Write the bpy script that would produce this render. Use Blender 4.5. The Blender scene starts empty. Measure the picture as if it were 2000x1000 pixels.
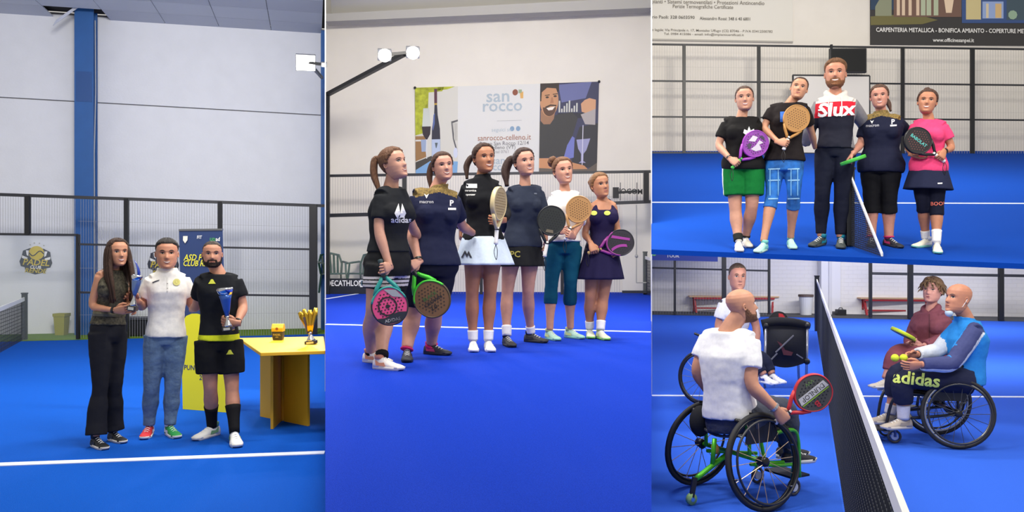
import bpy, bmesh, math, random
from mathutils import Vector as V, Matrix, noise
from mathutils.bvhtree import BVHTree
random.seed(7)
PI = math.pi
SC = bpy.context.scene
COL = SC.collection

# ------------------------------------------------------------------ camera, world, lights, exposure
F = 1600.0                      # focal length in pixels of a 2000 x 1000 frame
CZ = 1.65                       # camera height
cd = bpy.data.cameras.new('camera'); cam = bpy.data.objects.new('camera', cd); COL.objects.link(cam)
cam.location = (0, 0, CZ); cam.rotation_euler = (PI/2, 0, 0)
cd.sensor_width = 36; cd.lens = 36*F/2000; cd.clip_end = 200
SC.camera = cam
W = bpy.data.worlds.new('world'); SC.world = W; W.use_nodes = True
W.node_tree.nodes['Background'].inputs[0].default_value = (1.0, 0.965, 0.91, 1)
W.node_tree.nodes['Background'].inputs[1].default_value = 0.68
SC.view_settings.view_transform = 'Standard'; SC.view_settings.look = 'None'
SC.view_settings.exposure = -0.3; SC.view_settings.gamma = 1.0; SC.view_settings.use_curve_mapping = False

def area(name, loc, tgt, size, power, col=(1, .97, .93)):
    l = bpy.data.lights.new(name, 'AREA'); l.shape = 'RECTANGLE'; l.size = size[0]; l.size_y = size[1]
    l.energy = power; l.color = col
    o = bpy.data.objects.new(name, l); COL.objects.link(o); o.location = loc
    o.rotation_euler = (V(tgt)-V(loc)).to_track_quat('-Z', 'Y').to_euler()
    return o
area('court_light', (-4.5, 8.5, 6.0), (-4.8, 15.5, 1.0), (1.6, 1.0), 560, (1, .96, .9))
area('court_light', (-1.6, 6.5, 6.2), (-2.2, 7.6, 0), (1.2, .8), 200)
area('court_light', (1.2, 9.0, 6.6), (0.2, 15.5, 1.5), (1.6, 1.0), 780, (1, .94, .85))
area('court_light', (-.6, 4.6, 5.4), (0, 7.2, .8), (1.2, .8), 190, (1, .95, .88))
area('court_light', (6.5, 13.0, 8.4), (6.5, 19.5, 4.0), (2.4, 1.2), 950, (1, .94, .84))
area('court_light', (4.6, 5.0, 6.6), (5.0, 8.2, 2.4), (1.4, .8), 250, (1, .95, .87))
area('ramp_fill', (2.3, 8.2, 1.66), (2.3, 9.3, .9), (1.5, .06), 16)  # added fill lamps, no fixtures there, to brighten the players under the ramp
area('ramp_fill', (4.3, 7.78, 1.585), (4.3, 9.0, .8), (1.6, .06), 16)
area('ramp_fill', (3.2, 9.8, 1.95), (3.2, 10.8, 0), (2.6, .2), 40)  # more added fill, for the court further back beneath the ramp
area('ramp_fill', (6.3, 12.0, 2.28), (6.3, 12.5, 0), (5.0, .4), 260)
area('ramp_fill', (8.6, 18.0, 3.35), (8.6, 19.5, 0), (6.0, .4), 480)
area('court_light', (3.4, 3.6, 4.4), (3.6, 6.0, .4), (1.2, .8), 140)

# ------------------------------------------------------------------ helpers
def P(px, py, d): return V(((px-1000)/F*d, d, CZ+(500-py)/F*d))
def ray(px, py): return V(((px-1000)/F, 1, (500-py)/F))
class Plane:                                        # a plane of the place, hit by the line of sight through a pixel
    def __init__(s, co, no): s.co = V(co); s.no = V(no).normalized()
    def __call__(s, px, py):
        r = ray(px, py); o = V((0, 0, CZ)); return o+r*((s.co-o).dot(s.no)/r.dot(s.no))
def wallplane(xa, da, xb, db):
    a, b = P(xa, 500, da), P(xb, 500, db); t = b-a
    return Plane(a, (-t.y, t.x, 0))
Z1, Z2, Z4 = CZ-1.57, CZ-.78, 0.0
floor1 = Plane((0, 0, Z1), (0, 0, 1)); floor2 = Plane((0, 0, Z2), (0, 0, 1)); floor4 = Plane((0, 0, Z4), (0, 0, 1))
RK = .1865; floor3 = Plane((0, 0, CZ-1.44), (0, -RK, 1))        # the upper court is laid on a ramp
def z3(y): return CZ-1.44+RK*y

def lin(c): return tuple(((x/255)/12.92 if x/255 <= .04045 else ((x/255+.055)/1.055)**2.4) for x in c)
MATS = {}
def mat(rgb, rough=.6, metal=0, var=0, scale=40, bump=0, bscale=None, emit=0, alpha=1, trans=0, spec=.5, kind='noise'):
    key = (tuple(rgb), rough, metal, var, scale, bump, bscale, emit, alpha, trans, spec, kind)
    if key in MATS: return MATS[key]
    m = bpy.data.materials.new('mat_%02x%02x%02x' % tuple(int(c) for c in rgb)); m.use_nodes = True
    nt = m.node_tree; b = nt.nodes['Principled BSDF']; L = lin(rgb)
    b.inputs['Base Color'].default_value = (*L, 1); b.inputs['Roughness'].default_value = rough
    b.inputs['Metallic'].default_value = metal; b.inputs['Specular IOR Level'].default_value = spec
    if emit:
        b.inputs['Emission Color'].default_value = (*L, 1); b.inputs['Emission Strength'].default_value = emit
    if alpha < 1: b.inputs['Alpha'].default_value = alpha
    if trans: b.inputs['Transmission Weight'].default_value = trans
    if var or bump:
        tc = nt.nodes.new('ShaderNodeTexCoord')
        if kind == 'brick':
            t = nt.nodes.new('ShaderNodeTexBrick'); t.inputs['Scale'].default_value = scale
            t.inputs['Mortar Size'].default_value = .012; t.inputs['Color1'].default_value = (1, 1, 1, 1)
            t.inputs['Color2'].default_value = (.9, .9, .9, 1); t.inputs['Mortar'].default_value = (0, 0, 0, 1)
            mp = nt.nodes.new('ShaderNodeMapping'); mp.inputs['Rotation'].default_value = (PI/2, 0, 0)
            nt.links.new(tc.outputs['Object'], mp.inputs[0]); nt.links.new(mp.outputs[0], t.inputs['Vector'])
            out = t.outputs['Color']
        else:
            t = nt.nodes.new('ShaderNodeTexNoise'); t.inputs['Scale'].default_value = scale
            t.inputs['Detail'].default_value = 4; out = t.outputs['Fac']
            if kind == 'hair':
                mp = nt.nodes.new('ShaderNodeMapping'); mp.inputs['Scale'].default_value = (3, 3, .35)
                nt.links.new(tc.outputs['Object'], mp.inputs[0]); nt.links.new(mp.outputs[0], t.inputs['Vector'])
            else: nt.links.new(tc.outputs['Object'], t.inputs['Vector'])
        if var:
            r = nt.nodes.new('ShaderNodeValToRGB')
            r.color_ramp.elements[0].position = .3; r.color_ramp.elements[1].position = .7
            r.color_ramp.elements[0].color = (*[c*(1-var) for c in L], 1)
            r.color_ramp.elements[1].color = (*[min(1, c*(1+var)) for c in L], 1)
            nt.links.new(out, r.inputs[0]); nt.links.new(r.outputs[0], b.inputs['Base Color'])
        if bump:
            src = out
            if bscale:
                t2 = nt.nodes.new('ShaderNodeTexNoise'); t2.inputs['Scale'].default_value = bscale
                nt.links.new(tc.outputs['Object'], t2.inputs['Vector']); src = t2.outputs['Fac']
            bp = nt.nodes.new('ShaderNodeBump'); bp.inputs['Strength'].default_value = bump
            bp.inputs['Distance'].default_value = .02
            nt.links.new(src, bp.inputs['Height']); nt.links.new(bp.outputs[0], b.inputs['Normal'])
    MATS[key] = m
    return m

class G:                                            # a growing mesh
    def __init__(s): s.v = []; s.f = []; s.m = []
    def add(s, v, f, m=0):
        k = len(s.v); s.v += [V(p) for p in v]; s.f += [tuple(i+k for i in q) for q in f]; s.m += [m]*len(f); return s
    def box(s, c, h, ax=None, m=0):
        c = V(c); X, Y, Z = ax if ax else (V((1, 0, 0)), V((0, 1, 0)), V((0, 0, 1)))
        v = [c+X*(h[0]*i)+Y*(h[1]*j)+Z*(h[2]*k) for k in (-1, 1) for j in (-1, 1) for i in (-1, 1)]
        return s.add(v, [(0, 2, 3, 1), (4, 5, 7, 6), (0, 1, 5, 4), (2, 6, 7, 3), (1, 3, 7, 5), (0, 4, 6, 2)], m)
    def loft(s, rings, m=0, closed=False):
        n = len(rings[0]); v = [p for r in rings for p in r]; f = []
        R = len(rings)
        for i in range(R if closed else R-1):
            j = (i+1) % R
            for k in range(n): f.append((i*n+k, i*n+(k+1) % n, j*n+(k+1) % n, j*n+k))
        if not closed: f += [tuple(range(n-1, -1, -1)), tuple(range((R-1)*n, R*n))]
        return s.add(v, f, m)
    def tube(s, pts, r, n=8, m=0, flat=1, up=None, closed=False):
        pts = [V(p) for p in pts]; rr = r if isinstance(r, (list, tuple)) else [r]*len(pts)
        rings = []; prev = up
        for i, p in enumerate(pts):
            a = pts[(i-1) % len(pts)] if closed else pts[max(0, i-1)]; b = pts[(i+1) % len(pts)] if closed else pts[min(len(pts)-1, i+1)]
            t = (b-a).normalized()
            if prev is None: prev = V((0, 0, 1)) if abs(t.z) < .9 else V((0, 1, 0))
            x = (prev-t*prev.dot(t)).normalized(); prev = x; y = t.cross(x)
            rings.append([p+x*(rr[i]*math.cos(2*PI*k/n))+y*(rr[i]*flat*math.sin(2*PI*k/n)) for k in range(n)])
        return s.loft(rings, m, closed)
    def bar(s, a, b, w, h=None, m=0):               # a square bar
        a, b = V(a), V(b); t = (b-a).normalized(); u = V((0, 0, 1)) if abs(t.z) < .95 else V((0, 1, 0))
        x = t.cross(u).normalized(); y = x.cross(t); h = h or w
        return s.box((a+b)/2, (w/2, h/2, (b-a).length/2), (x, y, t), m)
    def ball(s, c, r, ax=None, n=12, k=8, m=0):
        c = V(c); r = r if isinstance(r, (tuple, list)) else (r, r, r)
        X, Y, Z = ax if ax else (V((1, 0, 0)), V((0, 1, 0)), V((0, 0, 1)))
        rings = []
        for i in range(k+1):
            a = PI*(i+.04)/(k+.08)
            rings.append([c+X*(r[0]*math.sin(a)*math.cos(2*PI*j/n))+Y*(r[1]*math.sin(a)*math.sin(2*PI*j/n))-Z*(r[2]*math.cos(a)) for j in range(n)])
        return s.loft(rings, m)
    def prism(s, poly, a, m=0):                     # polygon extruded by vector a
        n = len(poly); poly = [V(p) for p in poly]; v = poly+[p+V(a) for p in poly]
        return s.add(v, [tuple(range(n-1, -1, -1)), tuple(range(n, 2*n))]+[(i, (i+1) % n, n+(i+1) % n, n+i) for i in range(n)], m)
    def lathe(s, c, prof, n=20, m=0, ax=None):
        c = V(c); X, Y, Z = ax if ax else (V((1, 0, 0)), V((0, 1, 0)), V((0, 0, 1)))
        return s.loft([[c+X*(r*math.cos(2*PI*k/n))+Y*(r*math.sin(2*PI*k/n))+Z*z for k in range(n)] for r, z in prof], m)

ORG = {}
def empty(name, loc, label, cat, group=None):
    o = bpy.data.objects.new(name, None); COL.objects.link(o); o.location = loc; o.empty_display_size = .1
    o['label'] = label; o['category'] = cat
    if group: o['group'] = group
    ORG[o.name] = V(loc); return o
def mk(name, g, m, parent=None, smooth=False, kind=None, label=None, cat=None, group=None, me=None, bev=0):
    mats = m if isinstance(m, (list, tuple)) else [m]
    if me is None:
        me = bpy.data.meshes.new(name); me.from_pydata([tuple(p) for p in g.v], [], g.f)
        if len(mats) > 1: me.polygons.foreach_set('material_index', g.m)
        bm = bmesh.new(); bm.from_mesh(me); bmesh.ops.recalc_face_normals(bm, faces=bm.faces); bm.to_mesh(me); bm.free()
    for q in mats: me.materials.append(q)
    if smooth: me.polygons.foreach_set('use_smooth', [True]*len(me.polygons))
    if parent: org = ORG[parent.name]
    elif kind == 'structure': org = V((0, 0, 0))
    else:
        xs = [v.co for v in me.vertices]
        org = V(((min(c.x for c in xs)+max(c.x for c in xs))/2, (min(c.y for c in xs)+max(c.y for c in xs))/2, min(c.z for c in xs)))
    me.transform(Matrix.Translation(-org)); me.update()
    o = bpy.data.objects.new(name, me); COL.objects.link(o)
    if parent: o.parent = parent
    else: o.location = org
    ORG[o.name] = org
    if kind: o['kind'] = kind
    if label: o['label'] = label
    if cat: o['category'] = cat
    if group: o['group'] = group
    if bev:
        b = o.modifiers.new('bevel', 'BEVEL'); b.width = bev; b.segments = 2; b.limit_method = 'ANGLE'
    return o

TS = bpy.data.scenes.new('work'); TV = TS.view_layers[0]
def evalmesh(o):
    TS.collection.objects.link(o); TV.update(); dg = TV.depsgraph
    me = bpy.data.meshes.new_from_object(o.evaluated_get(dg), depsgraph=dg)
    d = o.data; bpy.data.objects.remove(o)
    (bpy.data.meshes if isinstance(d, bpy.types.Mesh) else bpy.data.curves).remove(d)
    return me
def remesh(g, vox=.009, it=4, wr=0, ws=9):          # one continuous skin over overlapping pieces
    me = bpy.data.meshes.new('t'); me.from_pydata([tuple(p) for p in g.v], [], g.f)
    o = bpy.data.objects.new('t', me)
    r = o.modifiers.new('r', 'REMESH'); r.mode = 'VOXEL'; r.voxel_size = vox
    if it: s = o.modifiers.new('s', 'SMOOTH'); s.factor = .5; s.iterations = it
    me = evalmesh(o)
    if wr:
        n = len(me.vertices); co = [0.0]*(3*n); no = [0.0]*(3*n); me.vertices.foreach_get('co', co); me.vertices.foreach_get('normal', no)
        for i in range(0, 3*n, 3):
            x, y, z = co[i:i+3]
            q = wr*(noise.noise((x*ws, y*ws, z*ws*1.5))+.6*noise.noise((x*ws*2.3+5, y*ws*2.3, z*ws*3)))
            co[i] = x+no[i]*q; co[i+1] = y+no[i+1]*q; co[i+2] = z+no[i+2]*q
        me.vertices.foreach_set('co', co)
    return me
TXT = {}
def text(s, size=1, bold=0, shear=0, align='CENTER', space=1, sx=1):   # flat letters: (points, faces)
    key = (s, bold, shear, align, space)
    if key not in TXT:
        c = bpy.data.curves.new('t', 'FONT'); c.body = s; c.offset = bold; c.shear = shear; c.align_x = align; c.align_y = 'CENTER'
        c.space_character = space; c.resolution_u = 2; c.fill_mode = 'FRONT'
        me = evalmesh(bpy.data.objects.new('t', c))
        TXT[key] = ([v.co.copy() for v in me.vertices], [tuple(p.vertices) for p in me.polygons]); bpy.data.meshes.remove(me)
    v, f = TXT[key]
    return [(p.x*size*sx, p.y*size) for p in v], f
class Fr:                                           # a flat frame: u to the right, v up, w out of the surface
    def __init__(s, o, x, y): s.o = V(o); s.x = V(x).normalized(); s.y = V(y).normalized(); s.n = s.x.cross(s.y).normalized()
    def __call__(s, u, v, w=0): return s.o+s.x*u+s.y*v+s.n*w
def flat(g, fr, vf, at=(0, 0), w=.003, m=0, rot=0):
    v, f = vf; c, si = math.cos(rot), math.sin(rot)
    return g.add([fr(at[0]+x*c-y*si, at[1]+x*si+y*c, w) for x, y in v], f, m)
def poly(pts): return (pts, [tuple(range(len(pts)))])
def circ(r, n=20, sx=1, cx=0, cy=0): return poly([(cx+r*sx*math.cos(2*PI*k/n), cy+r*math.sin(2*PI*k/n)) for k in range(n)])
def rect(x0, y0, x1, y1): return poly([(x0, y0), (x1, y0), (x1, y1), (x0, y1)])
def pixframe(pl, a, b, c):                          # frame on a plane: pixel a origin, towards b is u, towards c is v
    A, B, C = pl(*a), pl(*b), pl(*c); x = (B-A).normalized(); y = (C-A); y = (y-x*y.dot(x)).normalized(); return Fr(A, x, y)
def lerp(a, b, t): return a+(b-a)*t
def interp(tab, t):
    if t <= tab[0][0]: return tab[0][1:]
    for p, q in zip(tab, tab[1:]):
        if t <= q[0]:
            k = (t-p[0])/(q[0]-p[0]); k = k*k*(3-2*k)*.5+k*.5
            return tuple(lerp(a, b, k) for a, b in zip(p[1:], q[1:]))
    return tab[-1][1:]
# ------------------------------------------------------------------ the setting
M_black = mat((22, 23, 27), .45); M_rail = mat((34, 36, 42), .5); M_wire = mat((140, 140, 142), .5)
M_white = mat((238, 238, 236), .5); M_line = mat((225, 232, 245), .8)
M_glass = mat((225, 238, 238), .05, alpha=.05, spec=.2)
M_wall1 = mat((222, 224, 230), .8, var=.02, scale=3, bump=.12, bscale=25)
M_wall2 = mat((226, 221, 212), .8, var=.02, scale=2)
M_wall3 = mat((232, 226, 216), .8, var=.02, scale=2)
M_wall4 = mat((224, 222, 220), .8, var=.03, scale=2.2, bump=.5, kind='brick')
M_f1 = mat((14, 86, 190), .95, var=.16, scale=260, bump=.5, spec=.1)
M_f2 = mat((20, 60, 188), .95, var=.2, scale=260, bump=.5, spec=.1)
M_f3 = mat((8, 66, 164), .95, var=.1, scale=240, bump=.4, spec=.1)
M_f4 = mat((50, 98, 212), .95, var=.12, scale=240, bump=.4, spec=.1)
M_grass = mat((104, 136, 46), .95, var=.25, scale=120, bump=.6, spec=.1)
M_part = mat((196, 198, 200), .8)
M_blue = mat((24, 84, 150), .55, var=.05, scale=4)

fp1 = wallplane(0, 15, 636, 16.5); wp1 = wallplane(0, 16.4, 636, 17.9)
fp2 = wallplane(636, 16.9, 1272, 16.5); wp2 = wallplane(636, 18.0, 1272, 17.6)
fp3 = wallplane(1272, 23.5, 2000, 23.5); wp3 = wallplane(1272, 24.7, 2000, 24.7)
fp4 = wallplane(1272, 23.0, 2000, 20.6); wp4 = wallplane(1272, 24.3, 2000, 21.9)

def at_z(pl, px, z):                                # point of a vertical plane under pixel column px at height z
    p = pl(px, 500); return V((p.x, p.y, z))
def slab(name, pts, thick, m, parent=None, kind='structure', **k):
    n = (V(pts[1])-V(pts[0])).cross(V(pts[2])-V(pts[0])).normalized()
    return mk(name, G().prism(pts, n*thick), m, parent, kind=None if parent else kind, **k)
def wall(name, pl, xa, xb, z0, z1, th, m, parent=None):
    a, b = at_z(pl, xa, z0), at_z(pl, xb, z0); n = pl.no if pl.no.y > 0 else -pl.no
    g = G(); g.prism([a, b, b+V((0, 0, z1-z0)), a+V((0, 0, z1-z0))], n*th)
    return mk(name, g, m, parent, kind=None if parent else 'structure')
LX, MX, RX = 635.4, 1272.4, 2150                    # lines of sight along which the halls meet

# floors
def fl(name, pts, m, z=None, th=.06): return slab(name, [V(p) for p in pts], -th, m)
def edge(px, d, z): return V(((px-1000)/F*d, d, z))
f1a, f1b = at_z(fp1, -330, Z1), at_z(fp1, LX, Z1)
fl('floor', [edge(-330, 2.2, Z1), edge(LX, 2.2, Z1), f1b, f1a], M_f1)
fl('floor_verge', [f1a, f1b, at_z(wp1, LX, Z1), at_z(wp1, -330, Z1)], M_grass)
fl('floor_platform', [edge(LX, 1.9, Z2), edge(MX, 1.9, Z2), at_z(wp2, MX, Z2), at_z(wp2, LX, Z2)], M_f2, th=.87)
fl('floor_lower', [edge(MX, 1.9, 0), edge(2900, 1.9, 0), at_z(fp4, RX, 0), at_z(fp4, MX, 0)], M_f4)
fl('floor_kerb', [at_z(fp4, MX, .02), at_z(fp4, RX, .02), at_z(wp4, RX, .02), at_z(wp4, MX, .02)], mat((70, 72, 76), .9))
eL, eR = floor3(MX, 487), floor3(2000, 515); eE = eL+(eR-eL)*1.2
b3a, b3b = at_z(wp3, MX, 0), at_z(wp3, RX, 0); b3a.z = z3(b3a.y); b3b.z = z3(b3b.y)
slab('floor_ramp', [eL, eE, b3b, b3a], -.05, M_f3)
# walls
wall('wall_left', wp1, -330, LX, Z1, CZ+4.95, .25, mat((120, 120, 124), .9))
lt = [wp1(-330, 172), wp1(LX, 226)]; n1 = (wp1.no if wp1.no.y > 0 else -wp1.no)
wl = bpy.data.objects['wall_left']
for k, (z0, z1, z2, z3_) in enumerate(((Z1, Z1, lt[0].z-.012, lt[1].z-.012), (lt[0].z+.012, lt[1].z+.012, CZ+4.9, CZ+4.9))):
    a, b = at_z(wp1, -330, z0), at_z(wp1, LX, z1); c, d = at_z(wp1, LX, z3_), at_z(wp1, -330, z2)
    g = G(); g.prism([p-n1*.03 for p in (a, b, c, d)], n1*.03); mk('panel', g, M_wall1, wl)
wall('wall_middle', wp2, LX, MX, Z2, CZ+6.2, .25, M_wall2)
wall('wall_right_upper', wp3, MX, RX, CZ+2.6, CZ+9.5, .25, M_wall3)
wall('wall_right_lower', wp4, MX, RX, 0, 2.95, .25, M_wall4)
for nm, px, z0, z1, d0, d1 in (('wall_divider_left', LX, Z1, CZ+4.9, 9.5, 18.2), ('wall_divider_right', MX, 0, CZ+8.5, 9.8, 24.6)):
    g = G(); w = 1.1/F
    g.prism([edge(px, d0, z0)-V((w*d0, 0, 0)), edge(px, d0, z0)+V((w*d0, 0, 0)), edge(px, d1, z0)+V((w*d1, 0, 0)), edge(px, d1, z0)-V((w*d1, 0, 0))], (0, 0, z1-z0))
    mk(nm, g, M_part, kind='structure')
# ceiling of the left hall: tiles on a grid, two of them missing beside the blue column
ua, ub = at_z(wp1, 0, CZ+4.85), at_z(wp1, LX, CZ+4.85); ux = (ub-ua).normalized(); uy = V((ux.y, -ux.x, 0))
c0 = ua-ux*5.4; cl = (ub-c0).length
cz = slab('ceiling', [c0+V((0, 0, .2)), c0+ux*cl+V((0, 0, .2)), edge(LX-1, 10, CZ+5.05), c0+uy*7.5+V((0, 0, .2))], .08, mat((26, 27, 30), .9))
M_tile = [mat((186, 190, 204), .85), mat((178, 182, 197), .85), mat((191, 195, 208), .85)]
TU, TW = 1.06, .78
for j in range(9):
    for i in range(-6, 9):
        u0 = ((at_z(wp1, 106, CZ+4.85)-c0).dot(ux))+i*TU
        if u0 < 0: continue
        p = c0+ux*u0+uy*(j*TW); q = P(1000, 500, 1); pxl = 1000+F*(p.x+ux.x*TU/2)/p.y
        if j == 0 and i == 0: continue
        wd = min(TU-.012, ((edge(LX-1, p.y, 0)-p).dot(ux)+.0)/1.0)
        if wd < .08: continue
        g = G(); g.box(p+ux*(wd/2)+uy*(TW/2)+V((0, 0, .012)), (wd/2, TW/2-.007, .012), (ux, uy, V((0, 0, 1)))); mk('tile', g, M_tile[(i*3+j*5) % 3], cz)
# a sheet of the broken ceiling hanging down beside the column
g = G(); a = P(152, 15, 16.1); g.prism([a, P(103, 50, 15.9), P(110, 38, 15.9), P(150, 10, 16.1)], (0, .015, 0))
mk('ceiling_tile', g, M_tile[0], label='loose pale ceiling tile hanging down beside the top of the blue column', cat='tile')
# blue steel columns (H section)
def column(name, pl, xa, xb, z0, z1, label):
    a, b = at_z(pl, xa, z0), at_z(pl, xb, z0); x = (b-a).normalized(); y = V((-x.y, x.x, 0)); w = (b-a).length; c = (a+b)/2
    e = empty(name, c, label, 'column'); ht = z1-z0
    for nm, off in (('flange', 0), ('flange', .3)):
        mk(nm, G().box(c+y*off+V((0, 0, ht/2)), (w/2, .012, ht/2), (x, y, V((0, 0, 1)))), M_blue, e)
    mk('web', G().box(c+y*.15+V((0, 0, ht/2)), (.012, .145, ht/2), (x, y, V((0, 0, 1)))), M_blue, e)
    mk('side_plate', G().box(c-x*(w*.5-.01)+y*.15+V((0, 0, ht/2)), (.008, .13, ht/2), (x, y, V((0, 0, 1)))), M_blue, e)
    mk('band', G().box(c-y*.014+V((0, 0, ht*.76)), (w/2-.03, .004, .3), (x, y, V((0, 0, 1)))), mat((18, 70, 132), .5), e)
    return e
cp = wallplane(0, 15.95, 636, 17.45)
column('steel_column', cp, 145.5, 183, Z1, CZ+4.93, 'tall blue steel column standing against the white wall near the net')
column('steel_column', cp, 627, 634.6, Z1, CZ+4.8, 'blue steel column at the far right end of the left hall, mostly cut off')
g = G(); pts = [cp(186, 40), cp(187, 180), cp(184, 300), cp(185, 480), cp(184.5, 620)]; g.tube(pts, .012, 6)
mk('cable', g, mat((150, 155, 165), .6), label='thin pale cable running down the right edge of the tall blue column', cat='cable')
# middle hall: roof beam and ceiling
pb = wallplane(636, 17.4, 1272, 17.0)
g = G(); A = [pb(LX, 42), pb(MX, 15), pb(MX, -6), pb(LX, 27)]; g.prism(A, (0, .35, 0))
mk('trim_1', g, mat((172, 170, 166), .7), kind='structure')
A = [pb(LX, 28), pb(MX, -4)]; cA = A[0]*1; cB = A[1]*1
g = G(); g.prism([cA+V((0, .6, 0)), cB+V((0, .6, 0)), edge(MX, 14.5, cB.z+1.6), edge(LX, 14.5, cA.z+1.6)], (0, 0, .08)); mk('ceiling_middle', g, mat((214, 212, 206), .8), kind='structure')

# ------------------------------------------------------------------ painted lines on the courts
def stripe(pl, a, b, w, parent, lift=.006):
    A, B = pl(*a), pl(*b); t = (B-A).normalized(); s = pl.no.cross(t).normalized()*(w/2); up = pl.no*lift
    mk('line_marking', G().prism([A-s, B-s, B+s, A+s], up), M_line, bpy.data.objects[parent])
stripe(floor1, (-260, 917.5), (634, 884.5), .095, 'floor')
stripe(floor2, (637, 634), (1271, 649), .07, 'floor_platform')
stripe(floor2, (637, 584), (716, 571), .07, 'floor_platform')
stripe(floor3, (1273, 395.5), (2060, 398), .075, 'floor_ramp')
stripe(floor4, (1273, 773), (2060, 776), .075, 'floor_lower')

# ------------------------------------------------------------------ court fences
def fence(label, pl, posts, rails, wires, panes=(), pitch=5.0, ww=.0048, wm=None):
    """posts: (px, ytop, ybase, width px); rails: (xa, ya, xb, yb, height px); wires: (x0, x1, y0a, y0b, y1a, y1b)"""
    p0 = pl(posts[0][0], posts[0][2]); e = empty('court_fence', p0, label, 'fence')
    n = pl.no if pl.no.y > 0 else -pl.no; sc = p0.y/F
    for px, ya, yb, w in posts:
        a, b = pl(px, yb), pl(px, ya); mk('post', G().bar(a, V((a.x, a.y, b.z)), w*sc, .07), M_black, e)
    for xa, ya, xb, yb, h in rails: mk('rail', G().bar(pl(xa, ya), pl(xb, yb), .04, h*sc), M_rail, e)
    g = G()
    for x0, x1, ya0, ya1, yb0, yb1 in wires:
        k = int((x1-x0)/pitch)
        for i in range(1, k):
            t = i/k; x = lerp(x0, x1, t); a, b = pl(x, lerp(ya0, ya1, t)), pl(x, lerp(yb0, yb1, t)); b = V((a.x, a.y, b.z))
            h = ww/2; nn = n*.003; s = V((n.y, -n.x, 0))*h
            g.add([a-s-nn, a+s-nn, a+nn, b-s-nn, b+s-nn, b+nn], [(0, 1, 4, 3), (1, 2, 5, 4), (2, 0, 3, 5)])
        z0, z1 = min(ya0, yb0), max(ya0, yb0); r = int((z1-z0)/40)
        for j in range(1, r):
            t = j/r; a, b = pl(x0, lerp(ya0, yb0, t)), pl(x1, lerp(ya1, yb1, t)); g.bar(a+n*.006, b+n*.006, .0035)
    if g.v: mk('wire_mesh', g, wm or M_wire, e, kind='stuff')
    for q in panes:
        pts = [pl(*c) for c in q]; mk('pane', G().prism(pts, n*.01), M_glass, e)
    return e
fence('black mesh court fence in front of the white wall and blue column', fp1,
      [(54, 383, 458, 9), (247, 388, 660, 8), (430, 394, 657, 8), (612, 400, 653, 16), (152.5, 458, 662, 5)],
      [(-200, 373, 634, 402, 6), (-200, 455, 153, 459, 4.5), (153, 477, 606, 487, 4), (153, 571, 606, 578, 4)],
      [(-100, 152, 377, 386, 456, 459), (153, 606, 386, 401, 661, 653)], [[(-100, 668), (152, 663), (152, 459), (-100, 456)]])
fence('low black court fence under the wine advertisement in the middle hall', fp2,
      [(790, 342, 575, 8), (940, 340, 575, 6), (1098, 338, 575, 6), (1262, 335, 395, 10), (640, 342, 576, 6)],
      [(637, 343.5, 1271, 335, 5), (637, 421, 790, 417, 7), (1135, 399, 1271, 394, 6), (1215, 570, 1271, 570, 5)],
      [(640, 790, 344, 342, 420, 417), (790, 1215, 342, 337, 574, 573), (1215, 1271, 337, 335, 394, 393)],
      [[(640, 575), (788, 575), (788, 420), (640, 422)], [(1216, 572), (1271, 572), (1271, 396), (1216, 397)]])
fence('black mesh fence behind the five players on the upper court', fp3,
      [(1336, 88, 299, 6), (1482, 90, 299, 6), (1763, 93, 301, 6), (1899, 95, 302, 7), (2090, 97, 303, 7)],
      [(1273, 86.5, 2140, 98, 3.4), (1273, 158, 1548, 161, 3), (1698, 163, 2140, 168, 3), (1273, 228, 1548, 230, 3), (1698, 232, 2140, 236, 3),
       (1273, 298.5, 2140, 303, 3.5), (1548, 147, 1698, 148, 3), (1548.5, 147, 1548.8, 299, 3), (1698, 148, 1698.4, 300, 3)],
      [(1273, 1548, 88, 92, 298, 299), (1548, 1698, 92, 94, 147, 148), (1698, 2140, 94, 99, 300, 303)], ww=.0075, wm=mat((166, 162, 154), .5))
n3 = fp3(1550, 149)
mk('door_panel', G().prism([fp3(1550, 298)-V((0, .03, 0)), fp3(1696.5, 299)-V((0, .03, 0)), fp3(1696.5, 150)-V((0, .03, 0)), fp3(1550, 149)-V((0, .03, 0))], (0, .02, 0)), mat((214, 210, 204), .5),
   label='white panel of the fence gate behind the tall man in the hoodie', cat='panel')
fence('black mesh fence with leaning posts in front of the red benches', fp4,
      [(1414, 470, 617, 8), (1502, 470, 614, 4), (1318, 508, 614, 4), (1700, 480, 620, 5), (1778, 480, 622, 9), (1955, 480, 627, 9), (2120, 470, 630, 9)],
      [(1273, 523, 1502, 529, 3.4), (1700, 534, 2140, 541, 5)],
      [(1273, 1502, 474, 474, 613, 616)], pitch=5.5)
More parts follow.
